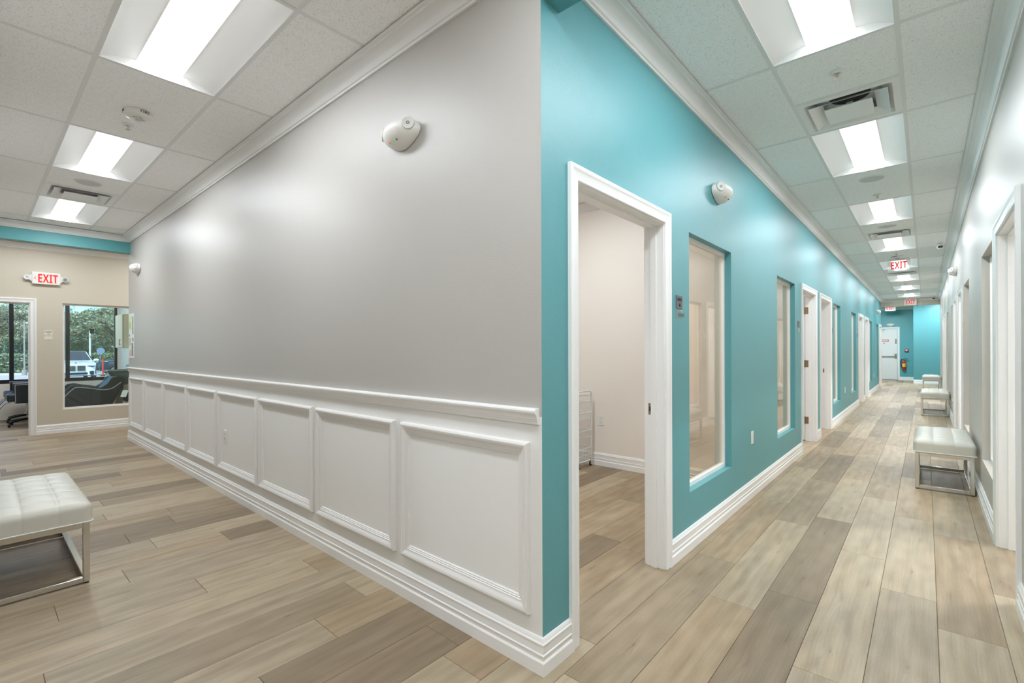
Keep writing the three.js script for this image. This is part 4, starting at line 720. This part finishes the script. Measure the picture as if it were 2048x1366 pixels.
{
  const p = thing('lamp_post', 'slim white pole beside the hedge', 'pole', [-49.5, GY, -6.05], 0); mesh('shaft', cyl(0.06, 3.3, 0, 1.65, 0, 14, 0.05), M.paper, p); mesh('base', cyl(0.1, 0.3, 0, 0.15, 0, 14), M.paper, p);
  const q = thing('lamp_post', 'slim pale pole seen through the suite doorway', 'pole', [-49.5, GY, -2.45], 0); mesh('shaft', cyl(0.05, 4.0, 0, 2.0, 0, 14, 0.04), barkPale, q); mesh('base', cyl(0.14, 0.4, 0, 0.2, 0, 14), barkPale, q);
  const r = thing('road_sign', 'round grey-blue back of a road sign above the hedge', 'sign', [-50, GY, -6.75], 0); mesh('post', cyl(0.03, 1.7, 0, 0.85, 0, 10), M.nickel, r); mesh('plate', cyl(0.27, 0.02, 0, 0, 0, 8).rotateZ(Math.PI / 2).translate(0.05, 1.75, 0), new THREE.MeshStandardMaterial({ color: 0x8391a6, roughness: 0.5 }), r);
  const s = thing('marker_post', 'short orange-red marker post by the dark car', 'post', [-43.2, GY, -5.95], 0); mesh('post', cyl(0.05, 1.2, 0, 0.6, 0, 10), new THREE.MeshStandardMaterial({ color: 0xd8492a, roughness: 0.6 }), s); mesh('foot', cyl(0.11, 0.05, 0, 0.025, 0, 12), M.dark, s);
}
// car: length along local x, nose at +x
function car(pos, turn, body, name, label, grille) {
  const t = thing(name, label, 'car', pos, turn), W = 0.96;
  const ex = (pts, w, bev, tap) => { const g = new THREE.ExtrudeGeometry(new THREE.Shape(pts.map((p) => new THREE.Vector2(...p))), { depth: 2 * w - 2 * bev, bevelEnabled: true, bevelSize: bev, bevelOffset: -bev, bevelThickness: bev, bevelSegments: 4 }).translate(0, 0, -w + bev), p = g.attributes.position; for (let i = 0; i < p.count; i++) p.setZ(i, p.getZ(i) * tap(p.getX(i), p.getY(i))); g.computeVertexNormals(); return toCreasedNormals(g, 0.7); };
  mesh('body', ex([[-5.0, 0.45], [-5.05, 0.95], [-4.85, 1.12], [-1.55, 1.16], [-0.6, 1.08], [-0.22, 0.98], [-0.1, 0.8], [-0.08, 0.35], [-0.5, 0.27], [-4.6, 0.27]], W, 0.09, (x, y) => (x > -0.7 ? 1 - 0.22 * ((x + 0.7) / 0.7) ** 2 : 1) * (y > 0.95 ? 1 - 0.14 * (y - 0.95) : 1)), body, t);
  mesh('cabin', ex([[-4.9, 1.14], [-4.6, 1.64], [-3.9, 1.74], [-2.5, 1.74], [-2.2, 1.66], [-1.45, 1.14]], W - 0.06, 0.07, (x, y) => 1 - 0.34 * Math.max(0, y - 1.1)), body, t);
  const dg = car.glass ??= new THREE.MeshPhysicalMaterial({ color: 0x39444d, roughness: 0.06, metalness: 0.1 });
  { const q = (a, b, c, d, o) => { const g = new THREE.BufferGeometry(), n = 0.012; g.setAttribute('position', new THREE.Float32BufferAttribute([...a, ...b, ...c, ...d].flatMap((v) => v), 3)); g.setAttribute('uv', new THREE.Float32BufferAttribute([0, 0, 1, 0, 1, 1, 0, 1], 2)); g.setIndex([0, 1, 2, 0, 2, 3]); g.computeVertexNormals(); return g; };
    mesh('windscreen', q([-1.47, 1.22, 0.8], [-1.47, 1.22, -0.8], [-2.16, 1.73, -0.62], [-2.16, 1.73, 0.62]), dg, t);
    for (const s of [-1, 1]) mesh('side_glass', q([-1.75, 1.2, s * 0.935], [-4.6, 1.2, s * 0.935], [-4.3, 1.66, s * 0.775], [-2.3, 1.66, s * 0.775]), dg, t); }
  for (const s of [-1, 1]) {
    mesh('mirror', merge([new THREE.SphereGeometry(0.11, 14, 10).scale(0.7, 0.75, 1.25).translate(-1.65, 1.2, s * 1.08), rbox(0.05, 0.04, 0.16, -1.65, 1.14, s * 0.97, 0.01)]), body, t);
    mesh('headlight', rbox(0.2, 0.075, 0.36, 0, 0, 0, 0.03, 3).rotateY(s * 0.5).translate(-0.17, 0.86, s * 0.64), dg, t);
    mesh('air_pod', rbox(0.16, 0.24, 0.24, 0, 0, 0, 0.05, 3).rotateY(s * 0.55).translate(-0.13, 0.47, s * 0.66), M.frameBlack, t);
    for (const x of [-0.95, -4.05]) { const w = mesh('wheel', new THREE.TorusGeometry(0.28, 0.1, 12, 30).translate(x, 0.37, s * 0.86), M.dark, t); mesh('rim', merge([cyl(0.2, 0.06, 0, 0, 0, 24).rotateX(Math.PI / 2).translate(x, 0.37, s * 0.9)]), M.nickel, w); }
  }
  if (grille) {
    for (const s of [-1, 1]) { const k = mesh('grille_frame', merge([rbox(0.05, 0.34, 0.40, -0.075, 0.74, s * 0.215, 0.05, 3)]), M.chrome, t); mesh('grille_back', rbox(0.05, 0.29, 0.35, -0.066, 0.74, s * 0.215, 0.04, 3), M.frameBlack, k); for (let i = 0; i < 7; i++) mesh('grille_bar', box(-0.045, -0.034, 0.61, 0.87, s * 0.215 - 0.155 + i * 0.05, s * 0.215 - 0.138 + i * 0.05), M.nickel, t); }
    mesh('lower_intake', rbox(0.1, 0.13, 1.0, -0.11, 0.44, 0, 0.03, 3), M.frameBlack, t); mesh('badge', cyl(0.045, 0.02, 0, 0, 0, 20).rotateZ(-0.5).translate(-0.28, 1.065, 0), M.nickel, t);
  }
}
car([-36.9, GY, -3.92], 0, new THREE.MeshPhysicalMaterial({ color: 0xf0f0f2, roughness: 0.25, clearcoat: 1, clearcoatRoughness: 0.05 }), 'parked_suv', 'white parked SUV with a twin grille beyond the storefront', true);
car([-45, GY, -5.75], -Math.PI / 2, new THREE.MeshPhysicalMaterial({ color: 0x2b3946, roughness: 0.25, clearcoat: 1, clearcoatRoughness: 0.05 }), 'parked_car', 'dark blue parked car beside the marker post', false);

renderer.render(scene, camera);
